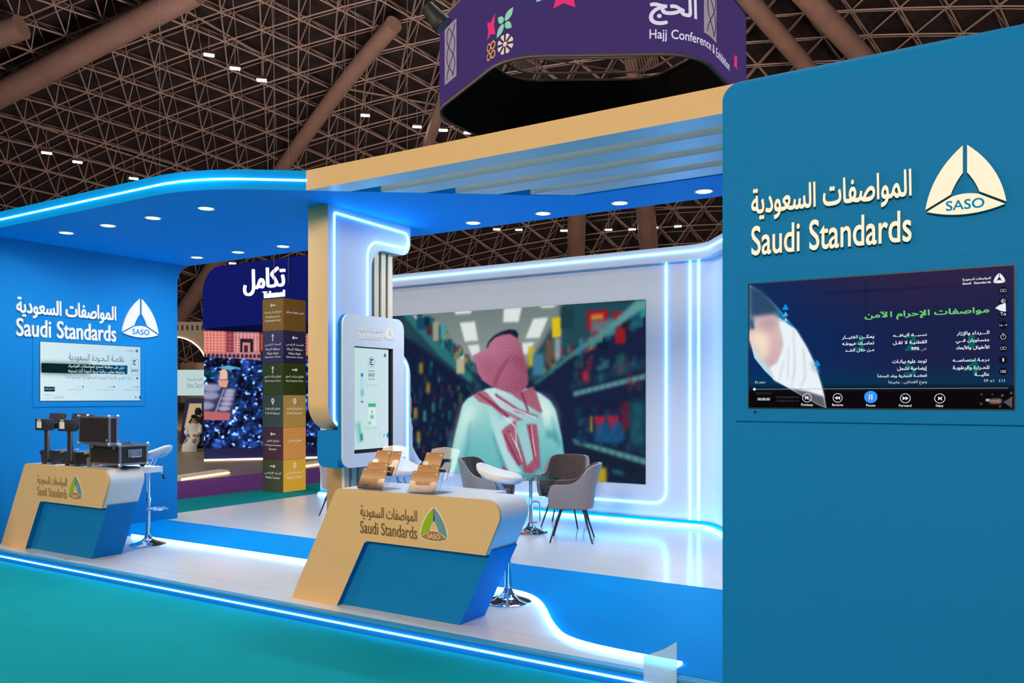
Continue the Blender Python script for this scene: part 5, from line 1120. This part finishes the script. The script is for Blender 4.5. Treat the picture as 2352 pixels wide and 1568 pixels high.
def motif(fr, u, v, s, dd=0.014, parts=(0, 1, 2, 3)):
    kite = [(u, v+.42*s), (u+.06*s, v+.66*s), (u, v+.92*s), (u+.2*s, v+.86*s), (u+.42*s, v+1.04*s), (u+.37*s, v+.72*s), (u+.42*s, v+.44*s), (u+.2*s, v+.52*s)]
    if 0 in parts: mb = MB(); mb.prism(kite, fr, dd, dd, back=False); mb.build('pink_kite', PINK, t, smooth=0)
    mb = MB()
    for a_ in (50, 140, 230, 320):
        L_ = 0.46*s if a_ in (50, 230) else 0.32*s; cx, cy = u+.78*s, v+.66*s; c_, s_ = math.cos(math.radians(a_)), math.sin(math.radians(a_))
        pet = [(0.04*s, 0)] + [(L_*f, 0.10*s*math.sin(PI*f)) for f in (.2, .4, .6, .8)] + [(L_, 0)] + [(L_*f, -0.10*s*math.sin(PI*f)) for f in (.8, .6, .4, .2)]
        mb.prism([(cx+x*c_-y*s_, cy+x*s_+y*c_) for x, y in pet][::-1], fr, dd, dd, back=False)
    if 1 in parts: mb.build('mint_flower', MINT, t, smooth=0)
    mb = MB()
    for ox, oy in ((-.11, -.13), (.11, -.13), (-.11, .13), (.11, .13)): mb.prism(circ(u+.2*s+ox*s, v+.05*s+oy*s, .12*s, 20), fr, dd, dd, back=False, holes=[circ(u+.2*s+ox*s, v+.05*s+oy*s, .078*s, 20)])
    if 2 in parts: mb.build('orange_rings', ORNG, t, smooth=0)
    mb = MB()
    for j in range(8):
        a_ = PI/8+PI/4*j; r_ = .27*s; c0 = (u+.8*s, v+.05*s)
        mb.prism([(c0[0]+.08*s*math.cos(a_), c0[1]+.08*s*math.sin(a_)), (c0[0]+r_*math.cos(a_-.26), c0[1]+r_*math.sin(a_-.26)), (c0[0]+r_*1.08*math.cos(a_), c0[1]+r_*1.08*math.sin(a_)), (c0[0]+r_*math.cos(a_+.26), c0[1]+r_*math.sin(a_+.26))], fr, dd, dd, back=False)
    mb.prism(circ(u+.8*s, v+.05*s, .07*s, 12), fr, dd, dd, back=False)
    if 3 in parts: mb.build('cream_star', CRM, t, smooth=0)
motif(skin, 2.62, 0.26, 0.64)
motif(skin, 3.25, 0.62, 1.0, parts=(1,)); motif(skin, 4.03, 0.42, 0.92, parts=(0,)); motif(skin, 8.44, 0.22, 0.5, parts=(0,))
def densetext(mb, body, u0, v0, u1, v1, bold):
    text(mb, body, skin, u0, v0, u1, v1, 0.014, 0.014, bold)
mb = MB(); densetext(mb, 'الحج', 5.70, 0.49, 6.61, 1.02, 0.03); mb.build('banner_lettering', LIL, t, smooth=0)
for wd_, rr in words_in('Hajj Conference & Exhibition', (5.71, 0.20, 8.15, 0.42)):
    mb = MB(); densetext(mb, wd_, *rr, 0.012); mb.build('banner_lettering', LIL, t, smooth=0)
for u0, u1, v0, v1 in ((0.66, 1.24, 0.36, 1.50), (6.80, 7.36, 0.50, 1.70)):
    n_ = 6; MB().add([skin(u0+(u1-u0)*k/n_, v_, 0.012) for v_ in (v0, v1) for k in range(n_+1)], [(k, k+1, k+n_+2, k+n_+1) for k in range(n_)]).build('sketch_panel', SKT, t, smooth=0)
    for j in range(3): MB().tube([skin(u0+(u1-u0)*(.2+.7*math.sin(f*2.6+j)**2), v0+0.06+(v1-v0-.12)*f, 0.016) for f in [q/10 for q in range(11)]], 0.010, 4).build('sketch_line', M['print_purple'], t, smooth=0)
t = thing('stage_light', 'black stage spotlight hanging at the top beside the purple ring', 'spotlight', (-8.28, 11.2, 8.2))
ax = Vector((0.55, 0.35, -0.75)).normalized(); c0 = Vector((-8.42, 11.1, 8.28))
MB().tube([c0-ax*0.22, c0+ax*0.06, c0+ax*0.10, c0+ax*0.20], [0.12, 0.15, 0.17, 0.17], 20).build('lamp_body', M['dark'], t, smooth=40)
MB().tube([c0+ax*0.19, c0+ax*0.205], 0.15, 20).build('lens', mat('lamp_glass', (0.25, 0.33, 0.36), 0.1, metal=0.3, linear=True), t, smooth=40)
MB().tube([c0-ax*0.05+Vector((0, 0, 0.05)), c0+Vector((0, 0, 1.6))], 0.02, 6).build('hanger', M['dark'], t)
# thin suspension wires left of the ring
for i, (x, y, lb) in enumerate([(-14.6, 10.2, 'farthest left'), (-13.0, 11.7, 'second from left'), (-12.8, 11.9, 'third from left'), (-11.9, 12.6, 'fourth from left'), (-11.75, 12.75, 'fifth from left'), (-10.9, 13.4, 'nearest the beige beam')]):
    t = thing('suspension_wire', 'thin pale hanging wire in front of the dark roof, '+lb, 'wire', (x, y, 4.2), 0, 'thin wires hanging from the roof')
    MB().tube([(x, y, 4.2), (x, y, 39)], 0.006, 4).build('wire', mat('pale_steel_wire', (0.22, 0.18, 0.16), 0.5, linear=True) if i == 0 else bpy.data.materials['pale_steel_wire'], t)

# ================================================================ BEHIND THE STAND, LEFT
t = thing('wayfinding_post', 'square wayfinding post of six coloured panels standing in the aisle', 'sign', (-12.55, 11.55, 0))
x0, x1, y0, y1 = -12.84, -12.255, 11.26, 11.85; H_ = 3.80; hh = H_/6
CS = [((0.30, 0.185, 0.045), (0.45, 0.20, 0.035)), ((0.062, 0.062, 0.21), (0.075, 0.045, 0.165)), ((0.060, 0.115, 0.035), (0.14, 0.15, 0.01)), ((0.075, 0.135, 0.125), (0.58, 0.31, 0.07)), ((0.125, 0.045, 0.085), (0.85, 0.34, 0.085)), ((0.105, 0.115, 0.062), (0.92, 0.46, 0.045))]
PT = emis('post_print_pale', (0.50, 0.50, 0.46), 1.0, linear=True)
fF, fS = faceY(y0), faceX(x1)
def arrow(mb, fr, cu, cv, s, d):
    dx, dy = {'l': (-1, 0), 'r': (1, 0), 'u': (0, 1)}[d]; px, py = -dy, dx
    P_ = lambda a, b: (cu+dx*a+px*b, cv+dy*a+py*b)
    mb.prism([P_(s, 0), P_(s*.3, s*.55), P_(s*.3, s*.16), P_(-s, s*.16), P_(-s, -s*.16), P_(s*.3, -s*.16), P_(s*.3, -s*.55)], fr, 0.003, 0.003, back=False)
def pin(mb, fr, cu, cv, s):
    o_ = [(cu+s*.5*math.cos(a), cv+s*.3+s*.5*math.sin(a)) for a in [PI*(-.15+1.3*k/14) for k in range(15)]]+[(cu, cv-s*.75)]
    mb.prism(o_, fr, 0.003, 0.003, back=False, holes=[circ(cu, cv+s*.3, s*.2, 12)])
TX = [[('l', ['قطاع الإسكان والضيافة', 'Residence &', 'Accommodation Sector']), (None, ['للمزيد من المعلومات امسح الرمز'])],
      [('u', ['المسار الرئيسي', 'منطقة الرعاة', 'Main Path', 'Sponsors Zone']), ('l', ['المسار الرئيسي', 'منطقة الرعاة', 'Main Path', 'Sponsors Zone'])],
      [('u', ['قطاع شركات الحج', 'Hajj Companies Sector']), ('r', ['قطاع شركات الحج', 'Hajj Companies Sector'])],
      [('p', ['قطاع الإعاشة', 'F & B Sector']), ('p', ['قطاع الإعاشة', 'F & B Sector'])],
      [('l', ['قطاع النقل', 'Transportation', 'Sector']), (None, ['قطاع النقل'])],
      [('r', ['المركز الإعلامي', 'Media Center']), ('p', ['المركز الإعلامي', 'Media Center'])]]
for i in range(6):
    z1_ = H_-i*hh; z0_ = z1_-hh+0.004
    cb = MB().box((x0, y0, z0_), (x1, y1, z1_))
    for k_, f in enumerate(cb.f): cb.m[k_] = 1 if all(abs(cb.v[q][0]-x1) < 1e-6 for q in f) else 0
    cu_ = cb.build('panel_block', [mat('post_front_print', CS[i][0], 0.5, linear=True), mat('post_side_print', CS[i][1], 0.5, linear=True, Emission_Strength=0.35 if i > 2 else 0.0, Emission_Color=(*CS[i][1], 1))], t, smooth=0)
    for (d, ls), fr, u0, u1 in ((TX[i][0], fF, x0, x1), (TX[i][1], fS, y0, y1)):
        c_ = (u0+u1)/2; top = z1_-0.10; mb = MB()
        if d in ('l', 'r', 'u'): arrow(mb, fr, c_, top-0.03, 0.075, d)
        elif d == 'p': pin(mb, fr, c_, top-0.03, 0.09)
        if mb.v: mb.build('arrow' if d != 'p' else 'map_pin', PT, cu_, smooth=0)
        v_ = top-0.14
        for l_ in ls:
            wd_ = min(0.46, 0.030*len(l_)+0.05); hg = 0.062 if l_[0] > '\u0600' else 0.045
            mb = MB(); text(mb, l_, fr, c_-wd_/2, v_-hg, c_+wd_/2, v_, 0.003, 0.003, 0.012); mb.build('text_line', PT, cu_, smooth=0); v_ -= hg+0.028

t = thing('booth_header', 'navy curved-corner header board with white lit lettering behind the stand', 'sign', (-17.5, 15.6, 3.9))
hp_ = rpoly([(-20.2, 3.86), (-13.9, 3.86), (-13.9, 5.60), (-20.2, 5.60)], [0, 0, 0.1, 0.75], 10)
MB().prism(hp_, faceY(15.5), -0.075, 0.0).build('board', M['navy'], t, smooth=30)
mb = MB(); text(mb, 'تكامل', faceY(15.5), -18.40, 4.66, -16.78, 5.38, 0.0, 0.06, 0.006); mb.build('arabic_lettering', emis('white_lit_sign', (255, 255, 255), 1.3), t, smooth=0)
mb = MB(); text(mb, 'Takamol', faceY(15.5), -17.62, 4.555, -16.80, 4.735, 0.0, 0.06, 0.006); mb.build('latin_lettering', bpy.data.materials['white_lit_sign'], t, smooth=0)
# LED screen wall below it
t = thing('led_screen_wall', 'tall navy wall with a screen showing a crowd and tower by night', 'screen', (-19.3, 16.5, 0))
a_ = Vector((-20.27, 15.6)); b_ = Vector((-17.3, 19.3)); d_ = (b_-a_).normalized(); n_ = Vector((d_.y, -d_.x))
LW = (b_-a_).length
frw = lambda u, v, d: (a_.x+d_.x*u+n_.x*d, a_.y+d_.y*u+n_.y*d, v)
MB().prism(rect(0, 0.02, LW, 4.4), frw, -0.3, 0.0).build('wall_panel', mat('navy_wall', (0.012, 0.016, 0.22), 0.5, linear=True), t, smooth=0)
MB().tube([frw(0, 0.03, 0.03), frw(LW, 0.03, 0.03)], 0.025, 6).build('warm_led_line', M['warmled'], t)
Ws = 2.05; R2 = (0.0, 0.36, LW, 3.80); pc = Picture(*R2, 220, 160, (20, 24, 50))
def sc_(x, y): return (x/720*Ws*1.02-0.06, 3.80-(y-62)/1280*3.44)
def sp_(pts, c, soft=0, al=1.0): return pc.poly([sc_(x+(-38), y) for x, y in pts], c, soft, al)
n1 = pc.noise(1, 1, 5); n2 = pc.noise(3, 1, 6); n3 = pc.noise(9, 1, 8)
crowd = np.clip(0.14+0.34*np.clip(n1, 0, 3)+0.14*n2+0.10*n3, 0, 1)
pc.a = crowd[..., None]*np.array([0.22, 0.50, 1.0])+np.array([0.05, 0.05, 0.12])+(np.clip(n1-1.2, 0, 1)*0.6)[..., None]
def bldg(x0_, x1_, y0_, y1_, c, rows, cols, wc):
    sp_([(x0_, y0_), (x1_, y0_), (x1_, y1_), (x0_, y1_)], c)
    for r_ in range(rows):
        for k_ in range(cols):
            xx = x0_+(x1_-x0_)*(k_+.25)/cols; yy = y0_+(y1_-y0_)*(r_+.25)/rows
            sp_([(xx, yy), (xx+(x1_-x0_)*.45/cols, yy), (xx+(x1_-x0_)*.45/cols, yy+(y1_-y0_)*.45/rows), (xx, yy+(y1_-y0_)*.45/rows)], wc, 0, .9)
sp_([(30, 40), (2600, 40), (2600, 350), (30, 350)], (60, 24, 40))
bldg(40, 268, 60, 310, (236, 150, 138), 8, 7, (190, 60, 60)); bldg(268, 345, 70, 300, (170, 84, 92), 6, 2, (100, 40, 60)); bldg(345, 590, 70, 290, (232, 160, 158), 8, 7, (120, 60, 84)); sp_([(405, 140), (530, 140), (530, 290), (405, 290)], (40, 30, 50)); sp_([(425, 180), (500, 180), (500, 300), (425, 300)], (214, 140, 136)); sp_([(440, 215), (480, 215), (480, 290), (440, 290)], (60, 40, 60)); bldg(600, 668, 80, 270, (220, 96, 40), 7, 3, (90, 40, 30)); bldg(690, 900, 75, 330, (226, 150, 148), 8, 6, (110, 50, 70)); bldg(940, 1400, 70, 320, (214, 130, 120), 7, 10, (100, 50, 70))
sp_([(40, 300), (600, 285), (600, 370), (40, 345)], (196, 130, 134)); 
for k_ in range(14): x_ = 50+k_*40; sp_([(x_, 322), (x_+8, 312), (x_+20, 312), (x_+28, 322), (x_+28, 350), (x_, 350)], (56, 36, 60))
sp_([(40, 455), (120, 500), (240, 540), (400, 540), (330, 580), (120, 560), (40, 510)], (10, 70, 92), 2, .9); sp_([(185, 462), (288, 436), (400, 462), (300, 490)], (96, 176, 214))
sp_([(206, 590), (210, 510), (232, 476), (256, 476), (280, 505), (282, 590)], (246, 188, 164)); sp_([(190, 595), (292, 600), (276, 680), (200, 670)], (232, 160, 140)); 
sp_([(38, 680), (370, 690), (310, 1035), (38, 1030)], (60, 52, 84)); sp_([(242, 690), (256, 690), (178, 945), (160, 945)], (150, 140, 176)); sp_([(38, 935), (310, 955), (300, 1036), (38, 1030)], (190, 104, 110))
for x_, y_, r_ in ((130, 680, 90), (120, 765, 82), (80, 875, 76)): sp_([(x_+r_*math.cos(a), y_+42*math.sin(a)) for a in [2*PI*k/20 for k in range(20)]], (126, 148, 196), 1); sp_([(x_-14+r_*.8*math.cos(a), y_+8+28*math.sin(a)) for a in [2*PI*k/20 for k in range(20)]], (206, 160, 178), 4, .7)
for x_, y_, r_ in ((305, 718, 50), (296, 757, 50), (282, 800, 60), (270, 855, 58), (250, 908, 62)): sp_([(x_+r_*math.cos(a), y_+26*math.sin(a)) for a in [2*PI*k/20 for k in range(20)]], (150, 166, 206), 1); sp_([(x_+r_*.7*math.cos(a), y_+4+16*math.sin(a)) for a in [2*PI*k/20 for k in range(20)]], (216, 172, 180), 2, .7)
pc.build('screen_picture', frw, t, screen_mat('crowd_picture', 0.95), 0.01)

# low lit step edges in the aisle
for (p, q, lb) in [((-15.85, 11.6), (-16.35, 13.3), 'short lit step edge on the oak floor at far left'), ((-16.0, 15.0), (-16.6, 17.6), 'short lit step edge on the oak floor behind the wayfinding post')]:
    t = thing('step_edge', lb, 'step', (p[0], p[1], 0), 0, 'lit step edges')
    MB().prism([p, (p[0]-0.35, p[1]), (q[0]-0.35, q[1]), q][::-1] if True else 0, faceZ(0), 0.003, 0.10).build('step', M['cream'], t, smooth=0)
    MB().tube([(p[0]+0.02, p[1], 0.035), (q[0]+0.02, q[1], 0.035)], 0.018, 6).build('led_strip', M['warmled'], t)

# far booth seen through the gap: arch wall, white sign board, poster, lantern and two seated visitors
fx = lambda d, r, z: (-0.528*d+0.849*r, 0.849*d+0.528*r, z)     # distance, sideways, height
t = thing('arch_wall', 'pale crenellated arch wall of a far booth beside the left wall', 'wall', fx(36, -14.3, 0))
frA = lambda u, v, d: fx(36-d, u, v)
ap = [(-15.6, 0), (-15.6, 5.15), (-12.6, 5.15), (-12.6, 0), (-13.25, 0), (-13.25, 3.0)] + [(-14.75+1.5*math.cos(a), 3.0+1.55*math.sin(a)) for a in [PI*k/14 for k in range(1, 7)]] + [(-14.75, 4.55), (-14.75, 0)]
MB().prism(ap[::-1] if sarea(ap) < 0 else ap, frA, -0.3, 0.0).build('arch', mat('pale_plaster', (0.36, 0.28, 0.22), 0.8, linear=True), t, smooth=0)
for k_ in range(9): MB().prism(rect(-14.7+k_*0.22, 4.78, -14.61+k_*0.22, 5.0), frA, 0.0, 0.004, back=False).build('slot', M['dark'], t, smooth=0)
MB().tube([frA(-14.75+1.44*math.cos(a), 3.0+1.49*math.sin(a), 0.02) for a in [PI*(0.05+.45*k/12) for k in range(13)]], 0.035, 6).build('warm_led', M['warmled'], t)
MB().prism(rect(-15.4, 1.6, -13.3, 3.4), frA, -0.9, -0.8).build('sand_mural', mat('sand_mural', (0.34, 0.25, 0.15), 0.8, noise=0.4, nscale=2, linear=True), t, smooth=0)
t = thing('board', 'pale white name board of the far booth with grey lettering', 'sign', fx(32, -12.8, 2.0))
frB = lambda u, v, d: fx(32-d, u, v)
MB().prism(rect(-13.2, 1.92, -12.0, 2.92), frB, -0.1, 0.0).build('board_face', emis('pale_board', (200, 226, 226), 0.85), t, smooth=0)
mb = MB(); text(mb, 'Abu Saad', frB, -12.66, 2.22, -12.05, 2.42, 0.004, 0.004); text(mb, 'القطيفة', frB, -12.66, 2.47, -12.05, 2.62, 0.004, 0.004); mb.build('board_lettering', emis('grey_print', (120, 140, 140)), t, smooth=0)
t = thing('poster', 'cream poster in a navy frame behind the seated visitors', 'poster', fx(31, -12.3, 0.6))
frC = lambda u, v, d: fx(31-d, u, v)
MB().prism([(-12.55, 0.1), (-11.6, 0.1), (-11.6, 1.82), (-12.30, 1.82)], frC, -0.1, 0.0).build('frame', mat('navy_frame', (0.03, 0.03, 0.16), 0.5, linear=True), t, smooth=0)
MB().prism([(-12.36, 0.7), (-11.7, 0.7), (-11.7, 1.62), (-12.16, 1.62)], frC, 0.003, 0.006).build('sheet', emis('cream_sheet', (206, 180, 140), 0.8), t, smooth=0)
MB().prism(smoothpath([(-12.2, 0.9), (-12.1, 1.05), (-11.9, 1.12), (-11.78, 1.2), (-11.86, 1.0), (-12.0, 0.94), (-12.1, 0.8)], 3), frC, 0.007, 0.007).build('blue_swirl', mat('blue_swirl_print', (0.10, 0.14, 0.35), 0.6, linear=True), t, smooth=0)

def body(pts, edges, radii, loc_fn, name, m_, parent):
    me = bpy.data.meshes.new(name); me.from_pydata([loc_fn(*p) for p in pts], edges, []); o = bpy.data.objects.new(name, me); COL.objects.link(o)
    me.materials.append(m_); sk = o.modifiers.new('skin', 'SKIN'); sk.use_smooth_shade = True
    for v, r in zip(me.skin_vertices[0].data, radii): v.radius = (r, r)
    me.skin_vertices[0].data[0].use_root = True
    ss = o.modifiers.new('sub', 'SUBSURF'); ss.levels = 2; ss.render_levels = 2
    if parent is not None: o.parent = parent; o.matrix_parent_inverse = world_of(parent).inverted()
    return o
def ellipsoid(c, r, fn, n=18):
    bm = bmesh.new(); bmesh.ops.create_uvsphere(bm, u_segments=n, v_segments=12, radius=1); return MB().bm(bm, 0, lambda q: fn(c[0]+q[0]*r[0], c[1]+q[1]*r[1], c[2]+q[2]*r[2]))
# standing man in white behind the kiosk (seen only at his shoulder and sleeve)
PX, PY = -6.47, 7.80
def man(x, y, z): c_, s_ = math.cos(-0.55), math.sin(-0.55); return (PX+x*c_-y*s_, PY+x*s_+y*c_, P+z)
t = thing('person', 'standing person in a white robe, only shoulder and sleeve showing behind the kiosk', 'person', (PX, PY, P))
pts = [(0,0,.95), (0,0,1.15), (0,0,1.38), (0,0,1.50), (0,.02,1.57), (0,.02,1.68), (0,.03,1.76), (.19,0,1.46), (.25,-.02,1.18), (.24,.10,.94), (.24,.15,.86), (-.19,0,1.46), (-.25,-.02,1.18), (-.24,.10,.94), (-.24,.15,.86), (.09,0,.90), (.10,.01,.48), (.10,0,.07), (.10,.16,.035), (-.09,0,.90), (-.10,.01,.48), (-.10,0,.07), (-.10,.16,.035)]
edg = [(0,1),(1,2),(2,3),(3,4),(4,5),(5,6),(3,7),(7,8),(8,9),(9,10),(3,11),(11,12),(12,13),(13,14),(0,15),(15,16),(16,17),(17,18),(0,19),(19,20),(20,21),(21,22)]
rad = [.15,.145,.16,.09,.055,.095,.085,.06,.045,.032,.028,.06,.045,.032,.028,.085,.06,.042,.035,.085,.06,.042,.035]
body(pts, edg, rad, man, 'body', M['skin'], t)
rb = MB(); rings = [(.05,.24,.19),(.25,.235,.18),(.6,.225,.165),(.95,.215,.155),(1.2,.215,.15),(1.38,.235,.15),(1.475,.215,.12),(1.53,.10,.09),(1.57,.068,.07)]
n_ = 24; vs = [man(rx*math.cos(2*PI*k/n_)*(1+.03*math.sin(5*k)), ry*math.sin(2*PI*k/n_), z) for z, rx, ry in rings for k in range(n_)]
rb.add(vs, [(i*n_+k, i*n_+(k+1) % n_, (i+1)*n_+(k+1) % n_, (i+1)*n_+k) for i in range(len(rings)-1) for k in range(n_)]); rb.build('robe', M['cloth'], t, smooth=80)
for s_ in (-1, 1): MB().tube([man(*p) for p in smoothpath([(s_*.15,0,1.50), (s_*.215,-.005,1.44), (s_*.262,-.02,1.17), (s_*.262,.10,.93)], 5)], [.085]*5+[.078]*5+[.085]*5+[.10], 14).build('sleeve', M['cloth'], t, smooth=70)
hd = MB(); vs = [man(rx*math.cos(2*PI*k/n_), .03+ry*math.sin(2*PI*k/n_)-(.03 if z < 1.6 else 0), z) for z, rx, ry in [(1.40,.19,.15),(1.50,.15,.14),(1.60,.115,.125),(1.72,.105,.125),(1.80,.085,.10),(1.835,.03,.04)] for k in range(n_)]
hd.add(vs, [(i*n_+k, i*n_+(k+1) % n_, (i+1)*n_+(k+1) % n_, (i+1)*n_+k) for i in range(5) for k in range(n_)]); hd.build('headscarf', M['redcloth'], t, smooth=80)
# two seated visitors far left, on a low bench
t = thing('bench', 'low dark platform under the seated visitors of the far booth', 'bench', fx(29.5, -11.4, 0))
MB().prism(rect(-11.9, 0.02, -10.6, 0.10), lambda u, v, d: fx(30.2-d, u, v), -0.3, 0.3).build('seat_block', mat('dark_bench', (0.05, 0.04, 0.10), 0.7, linear=True), t, smooth=0)
def seated(r0, d0, label, m_, scarf, dz=0.0):
    f = lambda x, y, z: fx(d0-y, r0+x, z+dz)
    t = thing('person', label, 'person', f(0, 0, 0), 0)
    pts = [(0,0,.52), (0,-.02,.75), (0,0,.98), (0,.02,1.08), (0,.04,1.17), (0,.05,1.26), (.17,.0,1.0), (.23,.10,.76), (.12,.30,.66), (.08,.36,.66), (-.17,0,1.0), (-.23,.10,.76), (-.12,.30,.66), (-.08,.36,.66), (.10,.10,.50), (.13,.42,.48), (.13,.44,.08), (.13,.58,.04), (-.10,.10,.50), (-.13,.42,.48), (-.13,.44,.08), (-.13,.58,.04)]
    edg = [(0,1),(1,2),(2,3),(3,4),(4,5),(3,6),(6,7),(7,8),(8,9),(3,10),(10,11),(11,12),(12,13),(0,14),(14,15),(15,16),(16,17),(0,18),(18,19),(19,20),(20,21)]
    rad = [.16,.14,.15,.075,.055,.09,.06,.045,.035,.03,.06,.045,.035,.03,.09,.07,.05,.04,.09,.07,.05,.04]
    body(pts, edg, rad, f, 'body', M['skin'], t)
    rings = [(.06,.26,.20,.45),(.30,.25,.20,.42),(.46,.25,.26,.20),(.58,.22,.22,.10),(.80,.20,.17,0),(1.0,.22,.15,0),(1.08,.12,.10,.02)]; n_ = 20
    vs = [f(rx*math.cos(2*PI*k/n_), oy+ry*math.sin(2*PI*k/n_), z) for z, rx, ry, oy in rings for k in range(n_)]
    MB().add(vs, [(i*n_+k, i*n_+(k+1) % n_, (i+1)*n_+(k+1) % n_, (i+1)*n_+k) for i in range(len(rings)-1) for k in range(n_)]).build('robe', m_, t, smooth=80)
    for s_ in (-1, 1): MB().tube([f(s_*.12, 0, 1.02), f(s_*.19, 0, .98), f(s_*.245, .10, .76), f(s_*.13, .28, .67)], [.08, .08, .075, .07], 12).build('sleeve', m_, t, smooth=70)
    if scarf: ellipsoid((0, .02, 1.24), (.125, .13, .16), f).build('headscarf', scarf, t, smooth=80)
    else: ellipsoid((0, .03, 1.31), (.10, .10, .07), f).build('hair', M['blackcloth'], t, smooth=80)
seated(-11.52, 30.2, 'seated person all in black at the far booth beside the lantern', M['blackcloth'], M['blackcloth'], 0.08)
seated(-11.05, 28.6, 'seated person in a white robe in front of the one in black', M['cloth'], None, -0.12)
t = thing('lantern', 'glowing amber lattice lantern beside the seated visitors', 'lantern', fx(29, -11.62, 0.0))
f = lambda x, y, z: fx(29-y, -12.0+x, z)
MB().lathe([(.20, .72), (.20, 1.0), (.13, 1.10), (.04, 1.2), (0, 1.24)], (0, 0, 0), 8, fn=lambda p: f(*p)).build('glass', emis('amber_glow', (1.0, 0.62, 0.16), 1.4, linear=True), t, smooth=0)
MB().lathe([(.16, 0.0), (.14, .70), (.22, .72)], (0, 0, 0), 8, fn=lambda p: f(*p)).build('stand', M['dark'], t, smooth=0)

# stitching ghost at the platform's end, built as a made-up translucent pane
t = thing('ghost_pane', 'pale ghost patch built as a pane at the platform edge near the teal wall', 'panel', (-1.93, YF-0.06, 0))
MB().prism([(-2.03, 0.0), (-1.812, 0.0), (-1.812, 0.36), (-1.90, 0.30), (-2.03, 0.235)], faceY(YF-0.05), -0.008, 0.0).build('sheet', M['frost'], t, smooth=0)
